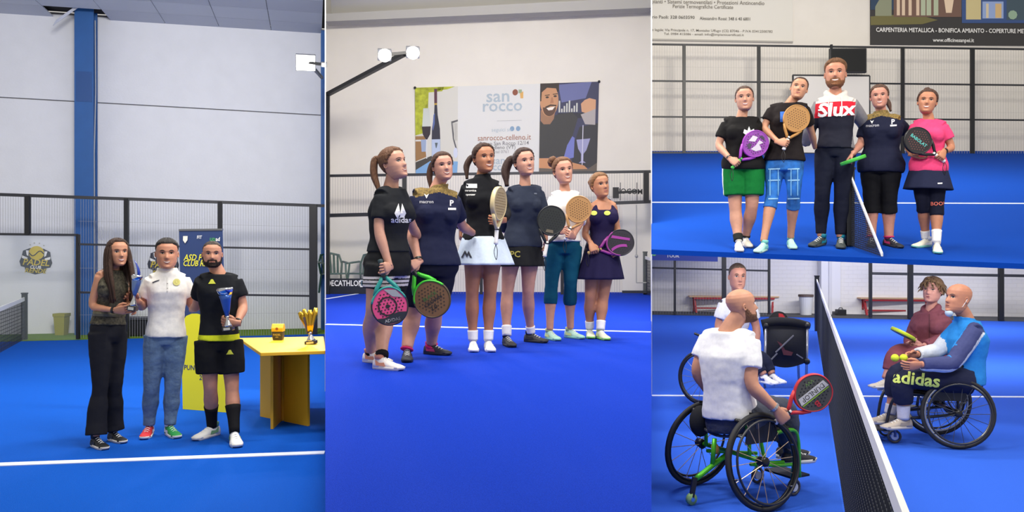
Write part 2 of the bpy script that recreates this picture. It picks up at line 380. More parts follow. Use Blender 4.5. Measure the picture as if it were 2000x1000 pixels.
# ------------------------------------------------------------------ nets
def net(label, A, B, ha, hb, cell=.045, cord=.004, tape=.06, post=None, sag=0, hn0=None):
    """a court net from ground point A to ground point B, top heights ha and hb"""
    A, B = V(A), V(B); e = empty('court_net', A, label, 'net'); L = (B-A).length; t = (B-A)/L; s = V((t.y, -t.x, 0)).normalized()
    up = V((0, 0, 1)); k = max(3, int(L/cell))
    def top(u): return A.lerp(B, u)+up*(lerp(ha, hb, u)-sag*math.sin(PI*u))
    def cordbar(a, b, g):
        d = (b-a).normalized(); x = s*cord/2; y = d.cross(s).normalized()*cord/2
        g.add([a-x-y, a+x-y, a+y, b-x-y, b+x-y, b+y], [(0, 1, 4, 3), (1, 2, 5, 4), (2, 0, 3, 5)])
    g = G()
    for i in range(k+1):
        u = i/k; tp = top(u); bt = A.lerp(B, u)
        if (tp-bt).length > .03: cordbar(bt+up*.01, tp, g)
    r = int(max(ha, hb)/cell)
    for j in range(1, r):
        for i in range(0, k, 4):
            u0, u1 = i/k, min(1, (i+4)/k); z = j*cell
            a, b = A.lerp(B, u0)+up*z, A.lerp(B, u1)+up*z
            if z < min(top(u0).z-A.lerp(B, u0).z, top(u1).z-A.lerp(B, u1).z): cordbar(a, b, g)
    mk('netting', g, mat((40, 44, 56), .8), e, kind='stuff')
    g = G(); N = 24; rings = []
    for i in range(N+1):
        u = i/N; p = top(u); w = .009
        rings.append([p+s*w, p+s*w-up*tape, p-s*w-up*tape, p-s*w])
    g.loft(rings); mk('top_tape', g, M_white, e)
    if post:
        for Q, h in post: mk('post', G().box(Q+up*(h/2), (.04, .04, h/2)), M_black, e, bev=.008); mk('post_cap', G().box(Q+up*(h+.01), (.045, .045, .012)), M_black, e)
    return e
a = floor1(48, 663.5); b = floor1(0, 690); b2 = a+(b-a)*1.9
net('black court net with a white top band at the left edge beside the club logo', a, b2, .80, .70, .06, .007, .07, [(a, .86)])
A4 = V((.255+.358*18, 18, 0)); B4 = V((.255+.358*1.9, 1.9, 0))
net('long dark court net with white top band between the two pairs of wheelchair players', B4, A4, 1.0, 1.14, .045, .004, .06, [(A4, 1.2)], sag=.02)
p1, p2 = floor3(1659, 481), floor3(1723, 503.5)
net('short dark net sloping down to the edge of the upper court beside tall man', p1, p2, .755, .045, .02, .0065, .032, [(p1, .77)])
p1 = floor2(1260, 575); p2 = floor2(1270, 578)
net('court net with a black post at the far right end of the middle hall', p1, p2, .78, .75, .06, .007, .06, [(p1, .85)])

# ------------------------------------------------------------------ floodlights
M_lamp = mat((255, 250, 240), .3, emit=14)
def floodlight(label, base, knee, tip, heads, power, mount=None):
    e = empty('floodlight', base, label, 'floodlight')
    if knee is not None:
        mk('pole', G().bar(base, knee, .07), M_black, e); mk('arm', G().bar(knee, tip, .09, .07), M_black, e)
    else: mk('arm', G().bar(base, tip, .05), mat((110, 112, 120), .5), e)
    mk('crossbar', G().bar(heads[0][0], heads[-1][0], .05), M_black, e)
    for c, tgt, w in heads:
        z = (V(tgt)-c).normalized(); x = z.cross(V((0, 0, 1))).normalized(); y = x.cross(z)
        h = mk('lamp_housing', G().box(c, (w/2, w*.42, .045), (x, y, z)), mat((120, 122, 128), .4), e, bev=.01)
        mk('lens', G().box(c+z*.052, (w/2-.015, w*.42-.015, .006), (x, y, z)) if w > .3 or w < .2 else G().lathe(c, [(w*.46, .04), (w*.48, .055), (w*.3, .075), (w*.05, .082)], 20, 0, (x, y, z)), M_lamp, h)
        for k in range(-2, 3): mk('cooling_fin', G().box(c-z*.06+x*(k*w*.18), (.006, w*.36, .018), (x, y, z)), M_rail, h)
        l = bpy.data.lights.new('lamp', 'SPOT'); l.energy = power; l.spot_size = 2.2; l.spot_blend = .6; l.shadow_soft_size = .12; l.color = (1, .98, .94)
        o = bpy.data.objects.new('lamp_light', l); COL.objects.link(o); o.location = c+z*.09; o.rotation_euler = z.to_track_quat('-Z', 'Y').to_euler()
c1 = P(597, 122, 15.2); c2 = P(637, 127, 15.0)
floodlight('square white floodlight glowing at the upper right of the left hall', P(629, 152, 17.2), None, P(615, 136, 15.4), [(c1, P(500, 700, 5.5), .36), (P(633, 126, 15.1), P(500, 700, 5.5), .1)], 500)
c1 = P(751, 107, 14.4); c2 = P(806, 102, 14.6)
k = P(640.5, 184, 16.7)
floodlight('pair of bright floodlights on a black arm reaching over the middle court', V((k.x, k.y, Z2)), k, P(790, 105, 14.6), [(c1, P(950, 640, 6), .24), (c2, P(950, 640, 6), .24)], 420)

# ------------------------------------------------------------------ club logo on the left wall
def club_logo(cx, cy, label):
    sc = wp1(cx, cy).y/F; fr = pixframe(wp1, (cx, cy), (cx+40, cy+2.2), (cx, cy-40)); fr.o -= n1*.034
    if fr.n.y > 0: fr.n = -fr.n
    e = empty('club_logo', fr.o, label, 'logo'); k = sc
    nav, yel, wht = mat((40, 46, 62), .6), mat((206, 182, 52), .6), mat((240, 240, 240), .6)
    def part(nm, m, items):
        g = G()
        for vf, at, w in items: flat(g, fr, ([(x*k, y*k) for x, y in vf[0]], vf[1]), (at[0]*k, at[1]*k), w)
        return mk(nm, g, m, e)
    part('shield', nav, [(poly([(-12, 18), (12, 18), (24, 12), (26, 0), (29, -9), (26, -18), (19, -20), (17, -28), (0, -33), (-17, -28), (-19, -20), (-26, -18), (-29, -9), (-26, 0), (-24, 12)]), (0, 0), .004)])
    for s in (-1, 1):
        part('wing', wht, [(poly([(s*14, 13), (s*19, 13), (s*17, 4), (s*14, 2)]), (0, 0), .007)]); part('wing', wht, [(poly([(s*15, -1), (s*25, 3), (s*25, -2), (s*16, -6)]), (0, 0), .007)])
    part('ball', yel, [(circ(13.5, 24), (0, 9), .007)])
    g = G(); g.tube([fr(x*k, (8+5*math.sin(x/4))*k, .009) for x in range(-13, 14, 2)], 1.0*k, 5); mk('seam', g, nav, e)
    part('lettering', yel, [(text('PADEL', 17, .02, .2, sx=.95), (0, -10), .010)]); part('lettering', yel, [(text('RENDE', 12, .02, .2), (0, -26), .010)])
    part('lettering', wht, [(text('CLUB', 8, .02, .1), (0, -19), .011)])
    st = [(math.cos(PI/2+i*PI/5)*(2 if i % 2 == 0 else .9), math.sin(PI/2+i*PI/5)*(2 if i % 2 == 0 else .9)) for i in range(10)]
    for x, y in ((-12, 24), (-5, 28), (4, 28), (12, 24)): part('star', mat((170, 170, 160), .6), [(poly(st), (x, y), .007)])
club_logo(72, 503, 'yellow and navy padel club crest with four stars on the wall beside the bin')
club_logo(320, 508, 'club crest on the wall, almost hidden behind the man in white polo shirt')

# bin, bench box
def bin_(name, label, c, r, h, m, lidm=None, n=4):
    e = empty(name, c, label, 'bin'); g = G()
    prof = [(r*.78, 0), (r, h), (r*1.04, h), (r*1.04, h+.02), (r*.93, h+.02), (r*.72, .02)]
    a = PI/4 if n == 4 else 0
    g.loft([[V(c)+V((q*math.cos(a+2*PI*k/n), q*math.sin(a+2*PI*k/n), z)) for k in range(n)] for q, z in prof]); mk('body', g, m, e, bev=.01)
    g = G(); g.loft([[V(c)+V((q*math.cos(a+2*PI*k/n), q*math.sin(a+2*PI*k/n), z)) for k in range(n)] for q, z in ((r*1.05, h-.03), (r*1.08, h-.03), (r*1.08, h+.03), (r*1.05, h+.03))]); mk('rim', g, lidm or m, e)
    return e
bin_('waste_bin', 'olive yellow waste bin standing on the grass strip beside the blue column', floor1(120.5, 654), .155, .40, mat((150, 146, 40), .6))
e = empty('storage_bench', floor1(268, 655), 'low black storage box against the wall behind the trophy and couple', 'box')
c = floor1(268, 655); mk('body', G().box(c+V((0, 0, .16)), (.3, .18, .15)), M_black, e, bev=.01); mk('lid', G().box(c+V((0, 0, .34)), (.32, .2, .025)), mat((62, 64, 70), .5), e, bev=.01)

# ------------------------------------------------------------------ roll-up banner behind the man in black
bl, br = floor1(358, 799), floor1(447, 806); tl = P(374.5, 449, bl.y+.35); tr = P(462, 449, br.y+.35)
fr = Fr(bl, br-bl, tl-bl)
if fr.n.y > 0: fr.n = -fr.n
bw, bh = (br-bl).length, (tl-bl).length
e = empty('roll_up_banner', bl.lerp(br, .5), 'navy and yellow roll-up banner standing behind the bearded man in black', 'banner')
sh = (tl-bl).dot(fr.x)                               # the banner leans a little
def bp(u, v, w=0): return fr(u*bw+sh*v, v*bh, w)
def bq(pts, w, m, nm): return mk(nm, G().prism([bp(u, v, w) for u, v in pts], fr.n*.004), m, e)
navy, ylw = mat((36, 58, 106), .5), mat((222, 216, 34), .5)
bq([(0, .0), (1, .0), (1, 1), (0, 1)], 0, navy, 'sheet')
bq([(0, 0), (1, 0), (1, .52)]+[(1-t/8, .52-.02*math.sin(t*.8)-.05*t/8+.02) for t in range(1, 8)]+[(0, .46)], .004, ylw, 'yellow_field')
bq([(-.02, -.012), (1.02, -.012), (1.02, .022), (-.02, .022)], -.03, mat((150, 152, 156), .4, 1), 'base_bar')
mk('top_bar', G().bar(bp(0, 1), bp(1, 1), .02), mat((150, 152, 156), .4, 1), e)
def btext(s, u, v, size, m, sh_=0, sx=1, w=.01):
    g = G(); flat(g, fr, text(s, size, .015, sh_, sx=sx), (u*bw+sh*v, v*bh), w); return mk('lettering', g, m, e)
M_yt = mat((230, 222, 60), .5)
btext('ASD PADEL', .5, .838, .093, M_yt, .2, .95); btext('CLUB RENDE', .5, .805, .085, M_yt, .2, .95)
btext('PUNTO', .26, .225, .07, navy, 0); btext('2', .42, .175, .07, navy, 0)
btext('FIT', .48, .955, .05, M_white); 
g = G(); flat(g, fr, poly([(-.03, .035), (.03, .035), (.03, -.01), (0, -.045), (-.03, -.01)]), (.15*bw+sh*.945, .945*bh), .01); mk('emblem', g, mat((225, 225, 215), .5), e)
g = G(); flat(g, fr, text('up', .075, .02), (.78*bw+sh*.945, .945*bh), .01); mk('emblem', g, mat((70, 150, 90), .5), e)
g = G(); flat(g, fr, text('ad', .06, .02), (.90*bw+sh*.945, .943*bh), .01); mk('emblem', g, M_white, e)

# ------------------------------------------------------------------ yellow table and the things on it
M_ty = mat((238, 182, 36), .55, var=.03, scale=3)
tb = floor1(556, 815); tz = Z1+.735
def tp(px, py):
    r = ray(px, py); return V((0, 0, CZ))+r*((tz-CZ)/r.z)
e = empty('award_table', tb, 'yellow table on crossed panels standing right of the bearded man', 'table')
q = [tp(509, 689), tp(637, 685), tp(632, 657), tp(467, 660)]
mk('table_top', G().prism(q, (0, 0, -.03)), M_ty, e, bev=.004)
def upright(p, qv, nm='support_panel'):
    p, qv = V(p), V(qv); t = (qv-p).normalized(); s = V((-t.y, t.x, 0))*.012
    mk(nm, G().prism([p-s, qv-s, qv+s, p+s], (0, 0, tz-.03-Z1)), M_ty, e)
pf = floor1(531, 838); pb_ = floor1(575, 795); pl_ = floor1(510, 813); pr = floor1(603, 832)
upright(pf, pf.lerp(pb_, .94)); upright(pl_, pl_.lerp(pr, .5)-(pr-pl_)*.02); upright(pl_.lerp(pr, .5)+(pr-pl_)*.02, pr)
# gift box
c = tp(543.5, 664); e = empty('gift_pouch', c, 'black pouch with yellow top standing on the left of the yellow table', 'pouch')
g = G(); g.loft([[c+V((x*w, y*w*.8, z)) for x, y in ((-1, -1), (1, -1), (1, 1), (-1, 1))] for w, z in ((.044, 0), (.05, .03), (.056, .1))]); mk('body', g, mat((58, 56, 40), .5), e, bev=.006)
g = G(); g.loft([[c+V((x*w, y*w*(.8 if z < .14 else .25), z)) for x, y in ((-1, -1), (1, -1), (1, 1), (-1, 1))] for w, z in ((.0565, .085), (.058, .12), (.06, .162))]); mk('flap', g, mat((214, 172, 20), .5), e, bev=.006)
g = G(); f2 = Fr(c+V((0, -.0465, .055)), (1, 0, 0), (0, .05, 1)); flat(g, f2, text('PADEL', .026, .02)); mk('lettering', g, mat((190, 165, 60), .5), e); g = G(); flat(g, f2, text('club', .018, .02), (0, -.022)); mk('lettering', g, mat((190, 165, 60), .5), e)
mk('crest', flat(G(), Fr(c+V((0, -.049, .115)), (1, 0, 0), (0, 0, 1)), circ(.014, 12)), mat((150, 80, 20), .5), e)

M_silver = mat((206, 208, 212), .18, 1); M_gold = mat((212, 172, 60), .25, 1)
def trophy(label, base, top, r, body_m, kind):
    base, top = V(base), V(top); z = (top-base).normalized(); H = (top-base).length; x = z.cross(V((0, 1, 0))).normalized(); y = z.cross(x); ax = (x, y, z)
    e = empty('trophy', base, label, 'trophy')
    mk('plinth', G().box(base+z*(H*.05), (r*.62, r*.55, H*.05), ax), mat((44, 42, 42), .3), e, bev=.006)
    mk('plaque', G().box(base+z*(H*.05)-V((0, r*.56, 0)), (r*.4, .003, H*.028), ax), M_silver, e)
    mk('stem', G().lathe(base, [(r*.55, H*.1), (r*.45, H*.14), (r*.22, H*.24), (r*.16, H*.3), (r*.24, H*.34)], 16, 0, ax), M_silver, e, True)
    if kind == 'cup':
        mk('bowl', G().lathe(base, [(r*.2, H*.32), (r*.42, H*.5), (r*.62, H*.72), (r*.8, H*.84), (r*.74, H*.84), (r*.5, H*.7), (r*.1, H*.36)], 20, 0, ax), body_m, e, True)
        mk('lip', G().lathe(base, [(r*.8, H*.83), (r*1.0, H*.96), (r*.96, H), (r*.88, H*.97), (r*.74, H*.83)], 20, 0, ax), M_silver, e, True)
        for k in range(4): mk('notch', G().ball(base+z*(H*.935)+x*(r*.9*math.cos(k*.5-2.3))+y*(r*.9*math.sin(k*.5-2.3)), r*.1, n=8, k=6), mat((40, 44, 60), .4), e)
    elif kind == 'flare':
        mk('bowl', G().lathe(base, [(r*.2, H*.3), (r*.5, H*.42), (r*.66, H*.6), (r*.6, H*.64), (r*.2, H*.4)], 20, 0, ax), body_m, e, True)
        mk('lip', G().lathe(base, [(r*.64, H*.59), (r*.8, H*.68), (r*.72, H*.71), (r*.3, H*.7)], 20, 0, ax), M_silver, e, True)
        mk('plume', G().tube([base+z*(H*(.68+.08*i))+x*(r*(-.25+.11*i*i*.6)) for i in range(5)], [r*.34, r*.4, r*.3, r*.18, r*.04], 10, flat=.4), mat((24, 54, 150), .3), e, True)
    else:
        for s, hh in ((-1, 1.0), (-.25, .96), (.45, 1.0), (1, .93)):
            mk('ribbon', G().tube([base+z*(H*.26), base+z*(H*.55)+x*(s*r*.35), base+z*(H*.8)+x*(s*r*.7), base+z*(H*hh)+x*(s*r*.95)], [r*.16, r*.24, r*.36, r*.2], 10, flat=.35, up=x), body_m, e, True)
        mk('core', G().tube([base+z*(H*.3)+x*(r*.3), base+z*(H*.78)+x*(r*.45)], [r*.2, r*.4], 8, flat=.4), mat((70, 62, 70), .4), e)
    return e
c = tp(608, 672); trophy('golden fluted trophy on a silver foot at the right of the yellow table', c, c+V((-.035, 0, .335)), .085, M_gold, 'flute')
# ------------------------------------------------------------------ the wine advertisement on the middle wall
n2 = wp2.no if wp2.no.y > 0 else -wp2.no
class PicFr:                                         # picture coordinates 0..1 on a four-cornered sheet of a wall
    def __init__(s, pl, tl, tr, br, bl, off):
        n = pl.no if pl.no.y > 0 else -pl.no; s.c = [pl(*q)-n*off for q in (tl, tr, br, bl)]; s.n = -n
        s.asp = ((s.c[1]-s.c[0]).length+(s.c[2]-s.c[3]).length)/((s.c[0]-s.c[3]).length+(s.c[1]-s.c[2]).length)
    def __call__(s, u, v, w=0):
        a = s.c[0].lerp(s.c[1], u); b = s.c[3].lerp(s.c[2], u); return a.lerp(b, v)+s.n*w
def pic(e, F_, nm, m, shapes, w=.004, kind=None):     # shapes: lists of (u, v), v downwards
    g = G()
    for q in shapes: g.add([F_(u, v, w) for u, v in q], [tuple(range(len(q)))])
    return mk(nm, g, m, e, kind=kind)
def pell(cx, cy, rx, ry, n=20, a0=0, a1=2*PI): return [(cx+rx*math.cos(a0+(a1-a0)*k/n), cy+ry*math.sin(a0+(a1-a0)*k/n)) for k in range(n+(0 if a1-a0 > 6.2 else 1))]
def ptext(e, F_, s, u, v, size, m, bold=.01, w=.008, sx=1, align='CENTER', space=1):
    vs, f = text(s, size, bold, 0, align, space, sx); g = G(); g.add([F_(u+x/F_.asp, v-y, w) for x, y in vs], f); return mk('lettering', g, m, e)
Q = PicFr(wp2, (811, 172), (1170, 160), (1165.5, 335.5), (812.5, 341), .03)
e = empty('wine_advertisement', Q(.5, 1), 'wide printed wine bar banner on the wall above the six women', 'banner')
mk('sheet', G().prism([Q(0, 0), Q(1, 0), Q(1, 1), Q(0, 1)], -Q.n*.01), mat((214, 214, 212), .6), e)
def C(*c): return mat(c, .6)
R4 = lambda a, b, c, d: [(a, b), (c, b), (c, d), (a, d)]
pic(e, Q, 'photo_ground', C(206, 204, 196), [R4(0, 0, .235, 1)], .002)
pic(e, Q, 'foliage', mat((170, 176, 52), .7, var=.35, scale=9), [[(0, 0), (.16, 0), (.15, .05), (.075, .06), (.07, .3), (.06, .52), (0, .55)], [(.13, 0), (.22, 0), (.18, .03), (.12, .04)]], .003)
pic(e, Q, 'far_table', C(150, 112, 70), [R4(0, .56, .055, .6), [(0, .62), (.05, .62), (.06, .8), (0, .85)]], .0032)
pic(e, Q, 'table_cloth', C(120, 164, 208), [[(0, .9), (.1, .84), (.235, .86), (.23, 1), (0, 1)]], .0034)
pic(e, Q, 'dark_edge', C(64, 60, 56), [[(0, .86), (.1, .78), (.12, .8), (0, .95)]], .0036)
pic(e, Q, 'chair_back', C(88, 88, 92), [[(.198, .40), (.235, .38), (.235, .40), (.206, .42), (.215, .6), (.235, .75), (.228, .76), (.207, .6)]], .0036)
for k in range(3): pic(e, Q, 'chair_bar', C(110, 110, 112), [R4(.212+k*.008, .42, .214+k*.008, .62)], .0037)
pic(e, Q, 'cup', C(150, 166, 196), [[(.03, .6), (.06, .6), (.056, .74), (.034, .74)]], .0036)
pic(e, Q, 'glass_bowl', mat((196, 202, 196), .2), [[(.045, .24), (.078, .24), (.085, .46), (.038, .46)]], .004)
pic(e, Q, 'wine', C(44, 34, 44), [[(.036, .45), (.086, .45), (.082, .54), (.066, .6), (.058, .6), (.041, .54)]], .0045)
pic(e, Q, 'glass_stem', C(210, 212, 216), [R4(.0595, .6, .0645, .82)], .0045)
pic(e, Q, 'bottle', C(42, 42, 58), [[(.107, .2), (.121, .2), (.124, .32), (.136, .48), (.138, .62), (.138, .82), (.09, .82), (.09, .62), (.092, .48), (.104, .32)]], .0048)
pic(e, Q, 'bottle_shine', C(82, 100, 158), [[(.101, .32), (.109, .3), (.108, .42), (.098, .5), (.095, .48)]], .0052)
pic(e, Q, 'bottle_capsule', C(84, 46, 62), [R4(.1055, .02, .1215, .19)], .0052)
pic(e, Q, 'bottle_collar', C(184, 150, 60), [R4(.1058, .185, .1212, .205)], .0055)
pic(e, Q, 'bottle_label', C(176, 190, 216), [R4(.0905, .60, .1375, .8)], .0056)
pic(e, Q, 'bottle_emblem', C(80, 92, 96), [[(.108, .64), (.124, .64), (.117, .7), (.113, .7)]], .006)
pic(e, Q, 'shadow_cup', C(200, 206, 226), [pell(.222, .76, .012, .06)], .0042)
gr, br_ = C(168, 182, 192), C(160, 112, 90)
ptext(e, Q, 'san', .455, .13, .20, gr, .012, sx=1.05); ptext(e, Q, 'rocco', .478, .24, .19, gr, .012, sx=1.02)
pic(e, Q, 'logo_square', C(134, 72, 48), [pell(.548, .09, .015, .035)], .006); pic(e, Q, 'logo_square', C(146, 164, 132), [R4(.566, .06, .584, .1)], .006); pic(e, Q, 'logo_square', C(214, 166, 92), [[(.574, .1), (.592, .08), (.592, .16), (.577, .16)]], .006)
pic(e, Q, 'rule', C(180, 182, 182), [R4(.45, .405, .585, .41)], .006)
ptext(e, Q, 'seguici su', .475, .51, .06, gr, .0); pic(e, Q, 'round_icon', C(128, 156, 184), [pell(.533, .5, .012, .028)], .006); pic(e, Q, 'round_icon', C(128, 156, 184), [pell(.566, .5, .012, .028)], .006)
ptext(e, Q, 'sanrocco-celleno.it', .49, .60, .088, br_, .004, sx=.9); ptext(e, Q, 'Borgo San Rocco 12/14', .49, .665, .062, C(112, 112, 116), .004, sx=.95)
ptext(e, Q, 'Celleno (VT)', .48, .71, .058, C(112, 112, 116), .004); ptext(e, Q, 'tel 0761', .48, .76, .048, C(140, 140, 144), .0)
ptext(e, Q, 'san', .46, .86, .12, gr, .01); ptext(e, Q, 'rocco', .44, .93, .12, gr, .01)
# right picture: smiling barman in black
pic(e, Q, 'bar_ground', C(50, 52, 84), [R4(.683, 0, 1, 1)], .002); pic(e, Q, 'bar_light', C(98, 104, 152), [[(.78, .02), (.96, .0), (.93, .18), (.80, .22)]], .003)
pic(e, Q, 'bar_bottle', C(196, 198, 190), [R4(.785+.0135*k, .2+.03*((k*7) % 4), .793+.0135*k, .33) for k in range(8)], .0034)
pic(e, Q, 'bar_shelf', C(34, 36, 50), [R4(.78, .34, .95, .40)], .0034)
pic(e, Q, 'black_shirt', C(48, 48, 50), [[(.683, .42), (.70, .44), (.75, .44), (.765, .36), (.86, .33), (.89, .4), (.86, .62), (.82, .82), (.683, .84)]], .004)
pic(e, Q, 'dark_counter', C(42, 42, 50), [[(.9, .5), (1, .46), (1, .95), (.86, .95), (.87, .7)]], .0042)
pic(e, Q, 'neck', C(150, 110, 84), [[(.688, .3), (.765, .33), (.76, .40), (.74, .46), (.705, .46), (.688, .42)]], .0044)
pic(e, Q, 'face', C(190, 138, 100), [pell(.733, .19, .050, .185, 28)], .0048)
pic(e, Q, 'hair', C(44, 32, 28), [[(.684, .0), (.785, .0), (.785, .09), (.775, .1), (.77, .06), (.72, .05), (.692, .1), (.69, .2), (.684, .2)]], .0052)
pic(e, Q, 'beard', C(84, 54, 40), [pell(.735, .27, .036, .10, 16, 0, PI)], .0051); pic(e, Q, 'moustache', C(60, 40, 32), [[(.712, .262), (.74, .238), (.773, .245), (.772, .262), (.742, .256), (.715, .28)]], .0056)
pic(e, Q, 'smile', C(236, 226, 216), [[(.718, .278), (.765, .262), (.752, .30), (.73, .305)]], .0056)
for x, y in ((.722, .157), (.765, .147)):
    pic(e, Q, 'eye', C(44, 30, 26), [pell(x, y, .009, .011)], .0056); pic(e, Q, 'eyebrow', C(48, 34, 28), [[(x-.013, y-.025), (x+.013, y-.032), (x+.013, y-.022), (x-.013, y-.016)]], .0056)
pic(e, Q, 'nose', C(166, 112, 80), [[(.744, .16), (.752, .16), (.758, .222), (.738, .226)]], .0055)
pic(e, Q, 'hand', C(202, 152, 116), [[(.905, .24), (.925, .2), (.95, .18), (.985, .2), (.985, .3), (.95, .36), (.91, .33)]], .0046); pic(e, Q, 'glass', C(168, 160, 160), [[(.905, .36), (.95, .33), (.985, .3), (.985, .48), (.93, .47)]], .0048)
pic(e, Q, 'pattern_sleeve', C(108, 116, 186), [[(.862, .6), (.875, .62), (.872, .84), (.815, .86), (.835, .7)]], .005); pic(e, Q, 'pour', C(206, 204, 220), [R4(.917, .48, .921, .93)], .0052)
pic(e, Q, 'cocktail_glass', C(150, 150, 190), [[(.885, .64), (.96, .63), (.94, .76), (.925, .8), (.925, .88), (.94, .9), (.9, .9), (.912, .88), (.912, .8), (.895, .74)]], .005)
pic(e, Q, 'arm', C(196, 138, 96), [[(.683, .84), (.74, .84), (.84, .88), (.93, .93), (.95, .97), (.82, .97), (.683, .95)]], .0054); pic(e, Q, 'bar_top', C(96, 86, 78), [[(.683, .95), (.82, .97), (.95, .97), (1, .9), (1, 1), (.683, 1)]], .005)
for u in (0, 1): mk('eyelet', G().ball(Q(u, 0, .005), .03, n=8, k=6), M_rail, e)

# sign lettering and bracket on the fence at the right of the middle hall
f0 = fp2(1200, 392); e = empty('rail_bracket', f0, 'black bracket with dark letters hanging on the fence behind the woman in navy dress', 'bracket')
dd = V((0, -.06, 0))
mk('plate', G().box(fp2(1202, 377)+dd, (.06, .02, .11)), M_black, e); mk('bar', G().bar(fp2(1202, 377)+dd, fp2(1244, 374)+dd, .03, .05), M_black, e)
for x in (1211, 1243): mk('rod', G().bar(fp2(x, 357)+dd, fp2(x, 392)+dd, .012), M_black, e)
fq = Fr(fp2(1227, 375)+dd*1.6, (1, 0, -.03), (0, 0, 1)); mk('lettering', flat(G(), fq, text('NOCOM', .15, .02, sx=.95)), M_black, e)
# wall pipe behind the glass
g = G(); pts = [fp2(1243, 400), fp2(1243, 553)]; g.tube(pts, .012, 6); g.tube([fp2(1243, 552), fp2(1268, 552)], .012, 6); g.ball(fp2(1243, 500), .035)
mk('pipe', g, mat((160, 160, 158), .5), label='thin grey pipe on the white panel at the right of the middle hall', cat='pipe')

# sponsor board at the fence foot
bd = floor2(637, 573).y-.25; a, b = P(637.5, 500, bd), P(722, 500, bd); a.z = b.z = Z2; hh = 30*a.y/F
e = empty('sponsor_board', a.lerp(b, .5), 'long black sponsor board with white lettering below the green chairs', 'sign')
mk('board', G().prism([a, b, b+V((0, 0, hh)), a+V((0, 0, hh))], (0, .06, 0)), mat((24, 30, 40), .5), e)
fq = Fr(a+V((.0, -.004, hh*.68)), (1, 0, 0), (0, 0, 1)); k = a.y/F
mk('lettering', flat(G(), fq, text('DECATHLON', 15.5*k, .02, sx=.76, align='LEFT'), (.5*k, 0)), M_white, e)
mk('logo_plate', flat(G(), fq, rect(66*k, -7*k, 79*k, 7*k), (0, 0)), M_white, e)
mk('logo_mark', flat(G(), fq, text('D', 14*k, .02), (72.5*k, 0), .006), mat((60, 90, 110), .5), e)
# green plastic armchairs behind the glass
def plastic_chair(label, px, py, rz):
    c = P(px, 500, 17.25); c.z = Z2; e = empty('plastic_chair', c, label, 'chair', None); m = mat((20, 66, 52), .4)
    X = V((math.cos(rz), math.sin(rz), 0)); Y = V((-X.y, X.x, 0)); Z = V((0, 0, 1))
    T = lambda x, y, z: c+X*x+Y*y+Z*z
    mk('seat', G().prism([T(-.23, -.22, .40), T(.23, -.22, .40), T(.21, .22, .38), T(-.21, .22, .38)], Z*.03), m, e)
    for sx in (-1, 1):
        for sy in (-1, 1): mk('leg', G().bar(T(sx*.21, sy*.2, .4), T(sx*.25, sy*.24, 0), .035), m, e)
        mk('armrest', G().tube([T(sx*.26, .23, .66), T(sx*.28, 0, .64), T(sx*.27, -.22, .62), T(sx*.24, -.24, .4)], .022, 6), m, e)
    mk('back_frame', G().tube([T(-.22, .2, .4), T(-.25, .25, .62), T(-.2, .29, .8), T(0, .31, .84), T(.2, .29, .8), T(.25, .25, .62), T(.22, .2, .4)], .024, 6), m, e)
    for k in range(-2, 3): mk('back_slat', G().bar(T(k*.075, .21, .4), T(k*.085, .3, .82), .042, .014), m, e)
plastic_chair('dark green plastic armchair at the very left behind the sponsor board', 652, 560, .5)
plastic_chair('dark green plastic armchair second from the left behind the sponsor board', 708, 560, -.5)

# ------------------------------------------------------------------ upper right: banners and screen
Q = PicFr(wp3, (1205, -160), (1547, -150), (1547.5, 83), (1205, 77), .04)
e = empty('white_banner', Q(.5, 1), 'white banner with rows of grey text at the upper left of the top right wall', 'banner')
mk('sheet', G().prism([Q(0, 0), Q(1, 0), Q(1, 1), Q(0, 1)], -Q.n*.012), mat((226, 222, 212), .6), e); mk('batten', G().bar(Q(.2, 1), Q(1, 1), .05), mat((170, 166, 158), .5), e)
def banner_text(s, px, py, h, m, w=None):
    A = wp3(px, py); sc = A.y/F; fr = Fr(A-V((0, .055, 0)), (1, 0, -.016), (0, 0, 1)); vf = text(s, h*sc*1.35, .006, 0, 'LEFT')
    if w:
        x1 = max(v[0] for v in vf[0]); k = w*sc/x1; vf = ([(x*k, y) for x, y in vf[0]], vf[1])
    return mk('lettering', flat(G(), fr, vf), m, e, kind='stuff')
gt = C(122, 116, 106)
banner_text('Impianti \u2022 Sistemi termoventilati \u2022 Protezioni Antincendio', 1262, 4, 8, gt, 230); banner_text('Perizie Termografiche Certificate', 1313, 13.5, 7.5, gt, 118)
banner_text('Mario Paoli: 328 0603590', 1262, 34, 6.5, C(96, 92, 84), 94); banner_text('Alessandro Rossi: 348 6 40 6801', 1366, 37, 6.5, C(96, 92, 84), 98)
banner_text('Sede legale: Via Principale n. 17, Montalto Uffugo (CS) 87046 - P.IVA 03412500782', 1262, 59, 5, gt, 246); banner_text('Tel. 0984 415086 - email: info@impianticertificati.it', 1296, 67, 4.6, gt, 156)
Q = PicFr(wp3, (1698, -120), (2100, -112), (2100, 91), (1698.5, 88), .04)
e = empty('black_banner', Q(.5, 1), 'dark banner showing lit buildings at night at the upper right corner', 'banner')
mk('sheet', G().prism([Q(0, 0), Q(1, 0), Q(1, 1), Q(0, 1)], -Q.n*.012), mat((56, 54, 54), .6), e)
class PixQ:                                          # picture shapes given by their pixels on the same sheet
    def __call__(s, px, py, w=0): return wp3(px, py)-V((0, .045+w, 0))
PQ = PixQ()
pic(e, PQ, 'night_sky', C(44, 66, 90), [R4(1699, -110, 2100, 20)], .001); pic(e, PQ, 'lawn', C(112, 106, 62), [[(1699, 33), (1740, 30), (1800, 32), (1830, 40), (1800, 48), (1699, 50)]], .002)
